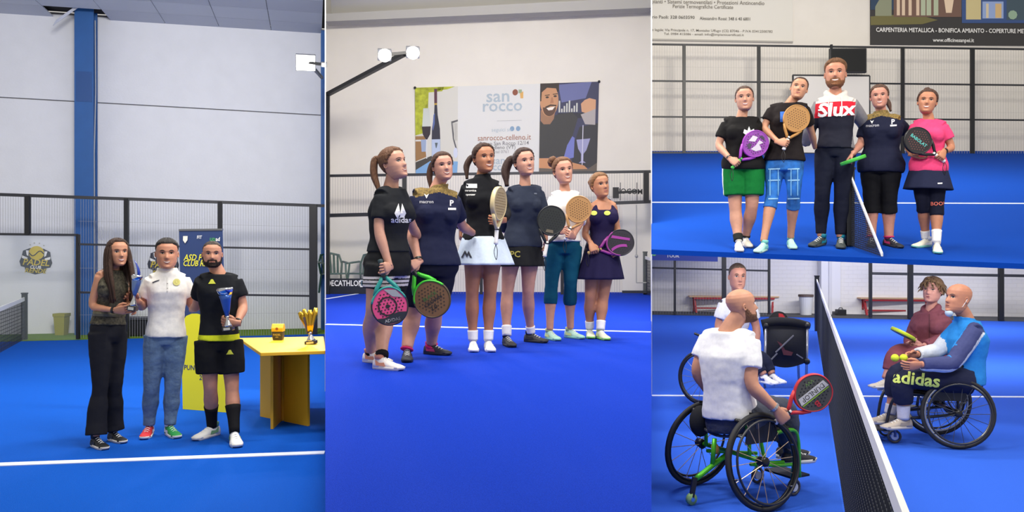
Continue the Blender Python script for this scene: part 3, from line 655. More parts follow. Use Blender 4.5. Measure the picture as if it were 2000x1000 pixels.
pic(e, PQ, 'house', C(140, 144, 118), [[(1708, 14), (1722, -10), (1740, -10), (1740, 32), (1708, 32)]], .003); pic(e, PQ, 'facade', C(116, 88, 76), [R4(1744, -60, 1876, 34)], .003)
for x in (1750, 1760, 1773, 1788): pic(e, PQ, 'lit_column', C(222, 196, 168), [R4(x, -40, x+6, 31)], .004)
for x in (1797, 1808, 1822): pic(e, PQ, 'window', C(178, 188, 158), [R4(x, -30, x+9, 31)], .004)
pic(e, PQ, 'light_cone', C(232, 206, 176), [[(1838, -30), (1866, -30), (1857, 26), (1846, 26)]], .004); pic(e, PQ, 'blue_frame', C(56, 82, 134), [R4(1877, -60, 2100, 46)], .0035)
pic(e, PQ, 'lit_window', C(208, 192, 140), [R4(1885, -30, 1914, 39)], .005); pic(e, PQ, 'lit_window', C(150, 170, 214), [R4(1917, 4, 1958, 37)], .005); pic(e, PQ, 'door', C(214, 180, 126), [R4(1942, 8, 1954, 36)], .006)
pic(e, PQ, 'door', C(216, 200, 168), [R4(1924, 8, 1929, 36)], .006); pic(e, PQ, 'garden_wall', C(66, 84, 96), [R4(1964, -40, 2100, 40)], .005); pic(e, PQ, 'shrub', C(150, 176, 150), [pell(1976, 30, 9, 9, 9)], .006)
wt = C(236, 234, 230)
def t3(s, px, py, h, w, m=wt):
    A = wp3(px, py); sc = A.y/F; fr = Fr(A-V((0, .062, 0)), (1, 0, -.01), (0, 0, 1)); vf = text(s, h*sc*1.38, .018, 0, 'LEFT'); x1 = max(v[0] for v in vf[0]); k = w*sc/x1
    return mk('lettering', flat(G(), fr, ([(x*k, y) for x, y in vf[0]], vf[1])), m, e)
t3('CARPENTERIA METALLICA - BONIFICA AMIANTO - COPERTURE METALLICHE', 1709, 59.5, 8.5, 330); t3('www.officinesanpei.it', 1820, 79.5, 7.5, 80)
c = fp3(1650, 122)-V((0, .2, 0)); w = 36*c.y/F; h = 24*c.y/F
e = empty('wall_screen', c-V((0, 0, h)), 'black flat screen mounted on the fence above the tall man', 'screen')
mk('housing', G().box(c, (w, .05, h)), M_black, e, bev=.02); mk('display', G().box(c-V((0, .053, 0)), (w-.05, .004, h-.05)), mat((12, 13, 15), .35), e); mk('bracket', G().box(c+V((-w+.06, 0, h+.05)), (.03, .03, .06)), M_black, e)

# ------------------------------------------------------------------ lower right: benches, bins, pillar, hoarding
def bench(label, xa, xb, px_y, h=.46):
    a, b = floor4(xa, px_y), floor4(xb, px_y+1); x = (b-a).normalized(); y = V((-x.y, x.x, 0)); L = (b-a).length; c = (a+b)/2
    e = empty('bench', c, label, 'bench'); red = mat((170, 38, 46), .5)
    for k in (-1, 0, 1): mk('seat_slat', G().box(c+y*(k*.13)+V((0, 0, h+.02)), (L/2+.1, .058, .018), (x, y, V((0, 0, 1)))), mat((212, 176, 134), .6), e)
    for s in (-1, 1):
        for t in (-1, 1): mk('leg', G().bar(c+x*(s*L*.48)+y*(t*.05)+V((0, 0, h)), c+x*(s*L*.46)+y*(t*.2), .05), red, e)
        mk('crosspiece', G().bar(c+x*(s*L*.47)+y*.17+V((0, 0, .2)), c+x*(s*L*.47)-y*.17+V((0, 0, .2)), .04), red, e)
    for t in (-1, 1): mk('rail', G().bar(c-x*(L*.49)+y*(t*.15)+V((0, 0, h-.03)), c+x*(L*.49)+y*(t*.15)+V((0, 0, h-.03)), .05), red, e)
    mk('stretcher', G().bar(c-x*(L*.46)+V((0, 0, .14)), c+x*(L*.46)+V((0, 0, .14)), .04), red, e)
bench('red framed wooden bench behind the fence, beside the standing waste bin', 1352, 1512, 611)
bench('red framed wooden bench behind the woman in mauve sweatshirt', 1684, 1810, 616)
bin_('waste_bin', 'pale waste bin with a brown lid standing beside the white pillar', floor4(1574, 616), .19, .55, mat((206, 208, 210), .5), mat((92, 76, 66), .6), 20)
mk('board', G().box(floor4(1532, 611)+V((0, 0, .28)), (.07, .02, .28)), mat((214, 160, 122), .6), label='narrow tan board leaning upright on the wall between bench and bin', cat='board', bev=.01)
a = wp4(1596, 600); b = wp4(1636, 600); ce = (a+b)/2; wq = (b-a).length/2
e = empty('pillar', V((ce.x, ce.y-.18, .02)), 'wide white pillar against the wall behind the far end of the net', 'pillar')
mk('shaft', G().box(V((ce.x, ce.y-.14, 1.35)), (wq, .12, 1.33)), mat((226, 226, 228), .7), e, bev=.01); mk('ridge', G().box(V((ce.x-wq*.1, ce.y-.27, 1.35)), (wq*.16, .03, 1.33)), mat((214, 214, 216), .7), e); mk('base', G().box(V((ce.x, ce.y-.15, .06)), (wq+.03, .15, .05)), mat((90, 90, 92), .7), e)
mk('handle', G().bar(V((ce.x+wq*.3, ce.y-.29, 1.75)), V((ce.x+wq*.6, ce.y-.29, 1.75)), .04), M_rail, e)
a = floor4(1642, 617); e = empty('tool_case', a, 'small black case on the floor right of the white pillar', 'case'); mk('body', G().box(a+V((0, 0, .09)), (.12, .1, .09)), M_black, e, bev=.01); mk('grip', G().tube([a+V((-.05, 0, .18)), a+V((-.04, 0, .22)), a+V((.04, 0, .22)), a+V((.05, 0, .18))], .012, 6), M_black, e)
Q = PicFr(fp4, (1274, 468), (1402, 470), (1402, 511), (1274, 508), .05)
e = empty('sponsor_banner', Q(.5, 1), 'blue sponsor banner on the fence at the top left of the wheelchair court', 'banner')
mk('sheet', G().prism([Q(0, 0), Q(1, 0), Q(1, 1), Q(0, 1)], -Q.n*.012), mat((54, 70, 150), .6), e)
pic(e, Q, 'emblem', C(120, 190, 110), [pell(.03, .6, .045, .2)]); ptext(e, Q, 'PADEL', .32, .55, .26, wt, .02); ptext(e, Q, 'TOUR', .32, .78, .22, wt, .02)
# ------------------------------------------------------------------ people
HTAB = [(0, .12, .35, .10), (.025, .165, .385, .03), (.06, .205, .41, -.03), (.12, .25, .405, -.12), (.22, .288, .398, -.21), (.33, .308, .393, -.28), (.45, .325, .388, -.37),
        (.55, .335, .385, -.42), (.65, .338, .398, -.445), (.75, .328, .388, -.44), (.84, .29, .335, -.395), (.91, .235, .255, -.32), (.96, .165, .165, -.225), (.99, .09, .08, -.13), (1.0, .02, .0, -.06)]
def gs(x, s): return math.exp(-(x/s)**2)
def head_grid(male, jaw=1.0, NA=60):
    zs = [i/46 for i in range(46)]+[.99, 1.0]; rows = []
    for z in zs:
        hw, f, b = interp(HTAB, z)
        if z < .4: hw *= lerp(1, (1.06 if male else .95)*jaw, min(1, (.4-z)/.2))
        c = -.02; row = []
        for k in range(NA):
            a = 2*PI*k/NA; a = a-.28*math.sin(a)         # denser towards the face
            s, co = math.sin(a), math.cos(a)
            p = 2.25
            x = hw*math.copysign(abs(s)**(2/p), s); y = c+(f-c if co > 0 else c-b)*math.copysign(abs(co)**(2/p), co)
            if co > 0:
                w = min(1, co*1.6)
                nz = 0
                if .29 < z < .60:
                    nz = (.125*(1-(z-.37)/.22) if z > .37 else .125*max(0, (z-.30)/.07)**.7)
                    nz = max(0, nz)*gs(x, .045 if z > .44 else .058)
                y += w*nz
                y -= w*.042*(gs(x-.14, .075)+gs(x+.14, .075))*gs(z-.525, .05)
                y += w*.016*gs(z-.60, .035)*gs(x, .25)
                y += w*.022*gs(x, .10)*gs(z-.215, .045)-w*.012*gs(x, .09)*gs(z-.222, .012)
                y += w*.02*gs(x, .09)*gs(z-.06, .05)-w*.014*gs(x, .1)*gs(z-.135, .03)
                y += w*.016*(gs(x-.19, .08)+gs(x+.19, .08))*gs(z-.38, .07)
            row.append(V((x, y, z)))
        rows.append(row)
    return rows
def cpath(pts, n):                                      # smooth path through points
    out = []; P_ = [V(p) for p in pts]; P_ = [P_[0]*2-P_[1]]+P_+[P_[-1]*2-P_[-2]]
    for i in range(1, len(P_)-2):
        for k in range(n):
            t = k/n; a, b, c, d = P_[i-1:i+3]
            out.append(.5*((2*b)+(c-a)*t+(2*a-5*b+4*c-d)*t*t+(3*b-a-3*c+d)*t**3))
    out.append(P_[-2]); return out
def limb(g, a, b, c, rad, t0=0, t1=2, n=14, extra=0, steps=None, flare=None, bow=None):
    """tapering limb a-b-c; rad is a table over t in 0..2"""
    a, b, c = V(a), V(b), V(c); N = steps or max(4, int((t1-t0)*9)); pts = []; rs = []
    for i in range(N+1):
        t = t0+(t1-t0)*i/N
        w = .22
        if abs(t-1) < w:
            u = (t-1+w)/(2*w); p0 = a.lerp(b, 1-w); p1 = b.lerp(c, w); p = (p0*(1-u)**2+b*(2*u*(1-u))+p1*u*u)
        else: p = a.lerp(b, t) if t <= 1 else b.lerp(c, t-1)
        if bow: p = p+bow*(math.sin(PI*min(1, max(0, t-1))/1)*.018 if t > 1 else 0)
        pts.append(p); r = interp(rad, t)[0]+(extra(t) if callable(extra) else extra); rs.append(r)
    g.tube(pts, rs, n)
def hand(g, wr, fd, td, right, curl=(.5, .6, .4), size=1.0, thumb=.5, n=7):
    """palm, four fingers and a thumb; fd finger direction, td thumb side"""
    x = V(fd).normalized(); y = V(td); y = (y-x*y.dot(x)).normalized(); z = x.cross(y)*(1 if right else -1); S = size
    T = lambda a, b, c: V(wr)+(x*a+y*b+z*c)*S
    rings = []
    for xx, w, th in ((-.03, .024, .019), (0, .027, .018), (.03, .036, .016), (.065, .041, .0145), (.088, .039, .012), (.096, .034, .008)):
        rings.append([T(xx, w*math.copysign(abs(math.cos(q))**.7, math.cos(q)), th*math.copysign(abs(math.sin(q))**.8, math.sin(q))) for q in [2*PI*k/12 for k in range(12)]])
    g.loft(rings)
    for i, (yy, L, r) in enumerate(((.030, .072, .0095), (.0105, .08, .0098), (-.0095, .074, .0094), (-.028, .058, .0084))):
        a = 0; p = V((.086, yy, 0)); pts = [V((.06, yy, -.002)), p.copy()]; sp = (i-1.5)*-.05
        for k, (fr_, cu) in enumerate(zip((.45, .3, .25), curl)):
            a += cu; st = V((math.cos(a)*math.cos(sp), math.sin(sp), -math.sin(a)))*(L*fr_)
            pts.append(p+st*.5); p = p+st; pts.append(p.copy())
        g.tube([T(*q) for q in pts], [r*S*f for f in (1, 1.02, 1, 1, .95, .95, .9, .62)], n)
    a = thumb; p = [V((.018, .024, -.006)), V((.042, .044, -.014)), V((.066, .054-.012*a, -.02-.018*a)), V((.09, .055-.03*a, -.026-.03*a))]
    g.tube([T(*q) for q in p], [.014*S, .0125*S, .0112*S, .0072*S], n)
    return x, y, z
ARM_F = [(0, .046), (.4, .042), (.9, .035), (1, .034), (1.25, .036), (1.75, .0255), (2, .0235)]
ARM_M = [(0, .058), (.4, .053), (.9, .042), (1, .041), (1.25, .043), (1.75, .031), (2, .028)]
LEG_F = [(0, .092), (.3, .086), (.8, .062), (1, .055), (1.1, .053), (1.35, .059), (1.75, .039), (2, .034)]
LEG_M = [(0, .092), (.3, .086), (.8, .064), (1, .058), (1.1, .056), (1.35, .062), (1.75, .042), (2, .037)]
TOR_F = [(-.2, .14, .10), (-.05, .168, .115), (.08, .17, .115), (.25, .148, .102), (.42, .128, .09), (.62, .138, .105), (.8, .155, .115), (.92, .16, .092), (1.0, .135, .078), (1.08, .1, .068), (1.15, .072, .06), (1.22, .052, .052)]
TOR_M = [(-.2, .14, .10), (-.05, .162, .112), (.08, .162, .112), (.25, .152, .106), (.42, .15, .104), (.62, .166, .115), (.8, .186, .122), (.92, .19, .098), (1.0, .16, .084), (1.08, .122, .076), (1.15, .086, .07), (1.22, .066, .066)]
def torso(g, p0, p1, l0, l1, fw, tab, t0, t1, wx, dx, extra, n=26, lean=0, hemflare=0):
    N = max(3, int((t1-t0)*20)); rings = []; up = (p1-p0)
    for i in range(N+1):
        t = t0+(t1-t0)*i/N; hw, hd = interp(tab, t); c = p0+up*t; u = min(1, max(0, t))
        if t > 1: c = p0+up*1+up.normalized()*((t-1)*.5)
        X = l0.lerp(l1, u).normalized(); Y = (fw-X*fw.dot(X)).normalized()
        c = c-Y*(.012*math.sin(PI*u)); ex = extra+hemflare*max(0, (.35-t))
        rings.append([c+X*((hw*wx+ex)*math.copysign(abs(math.cos(q))**.85, math.cos(q)))+Y*((hd*dx+ex)*math.copysign(abs(math.sin(q))**.9, math.sin(q))) for q in [2*PI*k/n for k in range(n)]])
    g.loft(rings)
SKIN = {}
def skinmat(c): c = tuple(int(a*b) for a, b in zip(c, (.93, .9, .88))); return mat(c, .5, var=.05, scale=30, spec=.35)
def cloth(c, b=.05): return mat(c, .85, var=.05, scale=60, bump=b, bscale=22, spec=.15)
def refine(vf, L=.03):
    bm = bmesh.new(); vs = [bm.verts.new((x, y, 0)) for x, y in vf[0]]
    for f in vf[1]:
        try: bm.faces.new([vs[i] for i in f])
        except ValueError: pass
    bmesh.ops.triangulate(bm, faces=bm.faces[:])
    for _ in range(4):
        ed = [q for q in bm.edges if q.calc_length() > L]
        if not ed: break
        bmesh.ops.subdivide_edges(bm, edges=ed, cuts=1); bmesh.ops.triangulate(bm, faces=bm.faces[:])
    bm.verts.index_update(); r = ([(v.co.x, v.co.y) for v in bm.verts], [tuple(v.index for v in f.verts) for f in bm.faces]); bm.free(); return r
def decal(host, o, d, up, vf, m, parent, name='print', off=.006, w=None):
    """flat print wrapped on a garment: o a point in front of it, d the direction into it"""
    d = V(d).normalized(); up = V(up); up = (up-d*up.dot(d)).normalized(); rt = d.cross(up); me = host.data; org = ORG[host.name]
    bv = BVHTree.FromPolygons([v.co for v in me.vertices], [tuple(p.vertices) for p in me.polygons])
    g = G(); pts = []; vf = refine(vf)
    for x, y in vf[0]:
        s = V(o)+rt*x+up*y-d*.6; h = bv.ray_cast(s-org, d)
        pts.append((h[0]+org-d*off) if h[0] is not None else None)
    k = [p for p in pts if p is not None]
    if not k: return None
    fs = [f for f in vf[1] if all(pts[i] is not None for i in f)]
    g.add([p if p is not None else k[0] for p in pts], fs); return mk(name, g, m, parent)
def gridpoly(x0, x1, lo, hi, n=10, r=3):                 # patch between two curves, fine enough to wrap
    v = []; f = []
    for i in range(n+1):
        x = lerp(x0, x1, i/n); a, b = lo(x), hi(x)
        for j in range(r+1): v.append((x, lerp(a, b, j/r)))
    for i in range(n):
        for j in range(r): k = i*(r+1)+j; f.append((k, k+r+1, k+r+2, k+1))
    return v, f
def shoe(par, gp, yaw, m_up, m_sole, m_acc, L=.265, floor_n=V((0, 0, 1)), lace=M_white, pitch=0):
    x = V((math.sin(yaw), -math.cos(yaw), 0)); x = (x-floor_n*x.dot(floor_n)).normalized(); z = floor_n.copy()
    if pitch: x = (x*math.cos(pitch)+z*math.sin(pitch)).normalized()
    y = z.cross(x).normalized(); z = x.cross(y); k = L/.265
    T = lambda a, b, c: V(gp)+(x*a+y*b+z*c)*k
    prof = [(-.072, .016, .05), (-.066, .026, .072), (-.04, .033, .088), (0, .035, .094), (.035, .037, .082), (.07, .041, .064), (.11, .046, .05), (.15, .044, .043), (.175, .034, .036), (.188, .018, .03)]
    g = G(); rings = []
    for xx, w, h in prof:
        r = [T(xx, w*math.cos(q), .018+(h-.018)*abs(math.sin(q))**.75) for q in [PI*k_/12 for k_ in range(13)]]
        rings.append(r+[T(xx, -w*.5, .012), T(xx, w*.5, .012)])
    g.loft(rings); s = mk('shoe', g, m_up, par, True)
    g = G(); g.tube([T(-.02, 0, .075), T(-.022, 0, .1), T(-.024, 0, .112)], [.036*k, .037*k, .035*k], 14); mk('collar', g, m_acc, s, True)
    g = G(); n = 28; o = []
    for i in range(n):
        q = 2*PI*i/n; a = .057+.135*math.cos(q); w = (.037 if a < .03 else lerp(.037, .05, min(1, (a-.03)/.08)))*abs(math.sin(q))**.6*math.copysign(1, math.sin(q)); o.append((a, w))
    rings = [[T(a+(.004 if zz > .02 and a > .15 else 0), w*f, zz+(.010 if a > .165 else 0)*(1-zz/.03)) for a, w in o] for zz, f in ((0, .95), (.012, 1.02), (.026, 1.0))]
    g.loft(rings); mk('sole', g, m_sole, s, True)
    g = G()
    for i in range(4):
        a = .03+.024*i; h = interp([(p[0], p[2]) for p in prof], a)[0]; wv = .02
        g.tube([T(a, -wv, h-.006), T(a, 0, h+.004), T(a, wv, h-.006)], .0035*k, 5)
    mk('laces', g, lace, s)
    g = G()
    for sg in (-1, 1):
        g = G(); g.add([T(-.03, sg*.037, .03), T(.06, sg*.042, .028), T(.045, sg*.038, .055), T(.0, sg*.036, .05), T(-.04, sg*.031, .07)], [(0, 1, 2, 3, 4)]); mk('side_flash', g, m_acc, s)
    return s
def racket(label, grip, head, nrm, faces, rim, handle, deco=None, throat=None, W=.255, LH=.27, strap=True, k=1.0, group=None):
    """padel racket: grip centre, head centre, face normal"""
    grip, head = V(grip), V(head); ax = (head-grip).normalized(); n = V(nrm); n = (n-ax*n.dot(ax)).normalized(); s = ax.cross(n)
    c = grip+ax*(.262*k)
    T = lambda u, v, w=0: c+(s*u+ax*v+n*w)*k
    e = empty('padel_racket', grip-ax*(.075*k), label, 'racket', group)
    N = 44; out = []
    for i in range(N):
        q = 2*PI*i/N; sx, cx = math.sin(q), math.cos(q); w = W/2*(1-.16*max(0, -cx)**2); out.append((w*math.copysign(abs(sx)**.92, sx), LH/2*cx))
    g = G(); rings = [[T(u*f, v*f, w) for u, v in out] for f, w in ((.5, -.016), (.93, -.016), (.95, -.012), (.95, .012), (.93, .016), (.5, .016))]
    g.loft(rings); mk('face', g, faces, e)
    g = G(); g.loft([[T(u*f, v*f, w) for f, w in ((.925, -.019), (.98, -.018), (1.0, -.008), (1.0, .008), (.98, .018), (.925, .019), (.915, .01), (.915, -.01))] for u, v in out], closed=True); mk('rim', g, rim, e, True)
    if throat:
        g = G(); arc = [out[k] for k in range(N) if abs(2*PI*k/N-PI) < 1.35]; R8 = ((.91, -.02), (.985, -.0195), (1.012, -.008), (1.012, .008), (.985, .0195), (.91, .02)); g.loft([[T(u*f, v*f, w) for f, w in R8] for u, v in arc]); mk('rim_accent', g, throat, e, True)
    for sg in (-1, 1): mk('throat', G().tube([T(sg*.085, -.085), T(sg*.06, -.135), T(sg*.028, -.175), T(sg*.012, -.2)], [.016*k, .015*k, .014*k, .013*k], 8), throat or rim, e, True)
    g = G(); g.tube([T(0, -.185), T(0, -.2), T(0, -.3), T(0, -.318), T(0, -.325)], [.014*k, .0165*k, .0165*k, .019*k, .012*k], 10); h = mk('handle', g, handle, e, True)
    g = G(); g.tube([T(0, -.2), T(0, -.21)], .0185*k, 10); mk('grip_band', g, M_black, h)
    g = G(); R = .0055
    for i in range(-4, 5):
        for j in range(-4, 5):
            u, v = i*.024+(.012 if j % 2 else 0), j*.021
            if (u/(W*.40))**2+(v/(LH*.39))**2 < 1:
                for w in (.0175, -.0175): g.add([T(u+R*math.cos(q), v+R*math.sin(q), w) for q in [2*PI*m_/7 for m_ in range(7)]], [tuple(range(7))])
    mk('holes', g, deco.get('hole', M_black) if deco else M_black, e, kind='stuff')
    for it in (deco or {}).get('items', []):
        vf, at, m, rot = it; g = G(); co, si = math.cos(rot), math.sin(rot)
        for w in (.0195, -.0195): g.add([T(at[0]+x*co-y*si, at[1]+x*si+y*co, w) if w > 0 else T(-(at[0]+x*co-y*si), at[1]+x*si+y*co, w) for x, y in vf[0]], vf[1])
        mk('graphic', g, m, e)
    if strap:
        b = T(0, -.325); g = G(); g.tube(cpath([b, b+V((.012, -.01, -.05)), b+V((.004, 0, -.12)), b+V((-.014, .01, -.06)), b], 6), .0028, 5); mk('wrist_strap', g, M_black, e)
    return e
RK_LIST = []

def person(label, fl, J, yaw=0, sex='f', w=1.0, skin=(214, 164, 138), hair=None, top=None, bot=None, shoes=None, feet=(None, None), face=None, hands=(None, None), d=None, rackets=None, back=False, seated=False, socks=None, beard=None, hw=1.0, extra=None, cor=True):
    face = face or {}; top = top or {}; bot = bot or {}
    male = sex == 'm'; AR, LG, TT = (ARM_M, LEG_M, TOR_M) if male else (ARM_F, LEG_F, TOR_F)
    fn = fl.no
    if 'N' in J and d is None:
        gp = [fl(*q[:2]) for q in J['N']]; d = (gp[0].y+gp[1].y)/2
    elif 'N' in J: gp = [fl(*q[:2]) if len(q) < 3 else P(q[0], q[1], d+q[2]) for q in J['N']]
    sc = d/F; tc = math.atan2(-((J['T'][0]-1000)/F), 1) if cor else 0    # turned towards where the photographer stood
    yaw += tc; face = dict(face); feet = tuple(f if f is None else f+tc for f in feet)
    if 'yaw' in face: face['yaw'] += tc
    def pt(q, dd=0): return P(q[0], q[1], d+(q[2] if len(q) > 2 else dd))
    tn = math.tan(max(-1.1, min(1.1, yaw)))
    def pair(key, base=(0, 0)):
        q = J[key]; k = (q[1][0]-q[0][0])/2*sc*tn
        return [pt(q[0], base[0]-k if len(q[0]) < 3 else 0), pt(q[1], base[1]+k if len(q[1]) < 3 else 0)]
    S = pair('S'); Hp = pair('H')
    def chain(key, prev, off):
        out = []
        for i, q in enumerate(J[key]):
            out.append(None if q is None else pt(q, prev[i].y-d+off))
        return out
    E = chain('E', S, .0); Wr = chain('W', [E[i] if E[i] is not None else S[i] for i in (0, 1)], -.06)
    K = chain('K', Hp, -.02)
    A = [gp[i]+V((0, 0, .085)) for i in (0, 1)]
    fw = V((math.sin(yaw), -math.cos(yaw), 0)); root = V(((gp[0].x+gp[1].x)/2, (gp[0].y+gp[1].y)/2, min(gp[0].z, gp[1].z)))
    if seated: root = V((Hp[0].x*.5+Hp[1].x*.5, Hp[0].y*.5+Hp[1].y*.5, Hp[0].z-.1))
    e = empty('person', root, label, 'person')
    p0, p1 = (Hp[0]+Hp[1])/2, (S[0]+S[1])/2; l0, l1 = (Hp[1]-Hp[0]).normalized(), (S[1]-S[0]).normalized()
    if l0.cross(p1-p0).dot(fw) > 0: pass
    B = (S[1]-S[0]).length/2; wx = w*lerp(1, B/(.155 if not male else .185), .5); dx = w
    sk = skinmat(skin)
    # rackets and hands first, so the wrist fits the handle
    hs = [None, None]
    for i in (0, 1):
        right = (i == 0) != back; hd = hands[i]
        if hd is None or Wr[i] is None: continue
        fa = (Wr[i]-(E[i] if E[i] is not None else S[i])).normalized()
        if hd.get('grip'):
            q = hd['grip']; gpt = P(q[0], q[1], Wr[i].y+q[2] if len(q) > 2 else Wr[i].y-.03); hq = hd['head']; hpt = P(hq[0], hq[1], gpt.y+(hq[2] if len(hq) > 2 else 0))
            ax = (hpt-gpt).normalized(); td = ax*hd.get('th', 1); x = gpt-Wr[i]; x = x-ax*x.dot(ax); x = (x.normalized()*.6+(fa-ax*fa.dot(ax))).normalized()
            z = x.cross(td)*(1 if right else -1); Wr[i] = gpt-x*.072+z*.028
            hs[i] = dict(fd=x, td=td, curl=(1.25, 1.45, .9), thumb=1.0, right=right)
            if hd.get('racket'): r = dict(hd['racket']); hs[i]['r'] = (gpt, hpt, r)
        else: hs[i] = dict(fd=hd.get('dir', fa), td=hd.get('td', fw), curl=hd.get('curl', (.35, .45, .3)), thumb=hd.get('thumb', .4), right=right)
    # ---- body: one continuous skin
    g = G(); torso(g, p0, p1, l0, l1, fw, TT, -.12, 1.1 if (top.get('strap') or not top) else .8, wx*.97, dx*.95, -.006)
    top_, chin = pt(J['T'], -.03+(p1.y-d)), pt(J['C'], -.03+(p1.y-d))
    hyaw = face.get('yaw', yaw); hp = face.get('pitch', 0); hdd = face.get('dd', 0)
    uz = (top_-chin).normalized(); f0 = V((math.sin(hyaw), -math.cos(hyaw), 0)); f0 = (f0-uz*f0.dot(uz)).normalized(); uz = (uz*math.cos(hp)+f0*math.sin(-hp)).normalized() if hp else uz
    f0 = (f0-uz*f0.dot(uz)).normalized(); rx = f0.cross(uz)
    Hh = (top_-chin).length*.985*hw; ctr = (top_+chin)/2+V((0, hdd, 0))
    hx = face.get('slim', 1.02)
    def h2w(q): return ctr+(rx*(q.x*hx)+f0*q.y+uz*(q.z-.5))*Hh
    nb = p1+(p1-p0).normalized()*.07-fw*.015; ht = h2w(V((0, -.10, .22)))
    nr = .058 if male else .047
    g.tube([nb-(p1-p0).normalized()*.04, nb.lerp(ht, .5), ht, h2w(V((0, -.08, .4)))], [nr*1.25*w**.5, nr*w**.5, nr*w**.5, nr], 14)
    for i in (0, 1):
        a = S[i]+(p1-S[i])*.08; bare = top.get('strap') or not top
        if bare: g.tube([nb.lerp(S[i], .1)-V((0, 0, .012)), nb.lerp(S[i], .55)-V((0, 0, .008)), S[i]-V((0, 0, .008))], [.045, .048*w, .052*w], 12)
        if E[i] is not None:
            wq = Wr[i] if Wr[i] is not None else E[i]+(E[i]-S[i])*.8; limb(g, a, E[i], wq, AR, 0 if bare else min(.4, top.get('sleeve', .55)*.6), 2 if Wr[i] is not None else 1.2, extra=(w-1)*.03)
        if not bot.get('hide'): limb(g, Hp[i], K[i], A[i], LG, 0, 2, extra=(w-1)*.05, bow=-fw)
    me = remesh(g, .0095, 5)
    g2 = G(); rows = head_grid(male, face.get('jaw', 1))
    g2.loft([[h2w(q) for q in r] for r in rows])
    for sg in (-1, 1):                                   # ears
        c = V((sg*.335, -.05, .47)); X, Y, Z = V((sg*.45, -.9, 0)).normalized(), V((sg*.9, .45, 0)).normalized(), V((0, 0, 1))
        ring = lambda f, o: [h2w(c+X*(.062*f*math.cos(q))+Z*(.10*f*math.sin(q)*(1.1 if math.sin(q) > 0 else .9))+Y*o) for q in [2*PI*k/14 for k in range(14)]]
        g2.loft([ring(.7, -.06), ring(1, 0), ring(1, .025), ring(.8, .03), ring(.55, .0)])
    for i in (0, 1):
        if hs[i]: hand(g2, Wr[i], hs[i]['fd'], hs[i]['td'], hs[i]['right'], hs[i]['curl'], 1.06 if male else .96, hs[i]['thumb'])
    bm = bmesh.new(); bm.from_mesh(me); t = bpy.data.meshes.new('t'); t.from_pydata([tuple(p) for p in g2.v], [], g2.f)
    b2 = bmesh.new(); b2.from_mesh(t); bmesh.ops.recalc_face_normals(b2, faces=b2.faces); b2.to_mesh(t); b2.free()
    bm.from_mesh(t); bm.to_mesh(me); bm.free(); bpy.data.meshes.remove(t)
    body = mk('body', None, sk, e, True, me=me)
    # ---- face
    hb = BVHTree.FromPolygons([q for r in rows for q in r], [(i*60+k, i*60+(k+1) % 60, (i+1)*60+(k+1) % 60, (i+1)*60+k) for i in range(len(rows)-1) for k in range(60)])
    def fpatch(vf, off):
        v = []
        for x, z in vf[0]:
            h = hb.ray_cast(V((x, 2, z)), V((0, -1, 0))); y = h[0].y if h[0] is not None else 0; v.append(h2w(V((x, y+off, z))))
        return v, vf[1]
    hc = hair[1] if hair else (70, 54, 44); bc = face.get('brow', tuple(int(c*.75) for c in hc)); sq = face.get('eye', .024)*1.25+.002
    M_eye = [mat((206, 198, 190), .3), mat((44, 32, 26), .25), mat((44, 30, 26), .6)]
    for sg in (-1, 1):
        x0 = sg*.138; g = G(); cz = .523
        v, f = fpatch(gridpoly(-.058, .058, lambda x: cz-sq*.8*(1-(x/.058)**2), lambda x: cz+sq*(1-(x/.058)**2), 8, 2), 0) if 0 else (None, None)
        pa = gridpoly(-.058, .058, lambda x: cz-sq*.8*(1-(x/.058)**2), lambda x: cz+sq*(1-(x/.058)**2), 8, 2); g.add(*fpatch(([(x+x0, z) for x, z in pa[0]], pa[1]), .006), m=0)
        ir = min(.032, sq*1.05); g.add(*fpatch(([(x0+.03*math.cos(q), cz+.003+ir*.92*math.sin(q)) for q in [2*PI*k/12 for k in range(12)]], [tuple(range(12))]), .009), m=1)
        pa = gridpoly(-.064, .064, lambda x: cz+sq*(1-(x/.064)**2)-.003, lambda x: cz+sq*(1-(x/.064)**2)+.017, 8, 1); g.add(*fpatch(([(x+x0, z) for x, z in pa[0]], pa[1]), .011), m=2)
        mk('eye', g, M_eye, e)
        pa = gridpoly(-.075, .075, lambda x: .588+.018*(1-(x/.075)**2), lambda x: .604+.028*(1-(x/.075)**2)*(1.25 if male else .9), 6, 1); g = G(); g.add(*fpatch(([(x+sg*.142, z) for x, z in pa[0]], pa[1]), .012)); mk('eyebrow', g, mat(bc, .8), e)
    lipc = face.get('lip', (150, 70, 70) if not male else (140, 80, 70)); sm = face.get('smile', .6); g = G(); mw = .085+.045*sm
    cu = lambda x: .04*sm*(x/mw)**2
    if sm > .45:
        op = .018*sm+.006
        pa = gridpoly(-mw, mw, lambda x: .225+cu(x)-op*(1-(x/mw)**2)-.026*(1-(x/mw)**4), lambda x: .234+cu(x)+.024*(1-(x/mw)**2), 10, 3); g.add(*fpatch(pa, .006), m=0)
        m2 = mw*.86; pa = gridpoly(-m2, m2, lambda x: .226+cu(x)-op*(1-(x/m2)**2), lambda x: .231+cu(x)+.005*(1-(x/m2)**2), 10, 2); g.add(*fpatch(pa, .011), m=1)
    else:
        pa = gridpoly(-mw, mw, lambda x: .222+cu(x)-.028*(1-(x/mw)**2), lambda x: .228+cu(x)+.02*(1-(x/mw)**2), 10, 2); g.add(*fpatch(pa, .006), m=0)
        pa = gridpoly(-mw, mw, lambda x: .224+cu(x)-.002, lambda x: .229+cu(x)+.002, 10, 1); g.add(*fpatch(pa, .009), m=2)
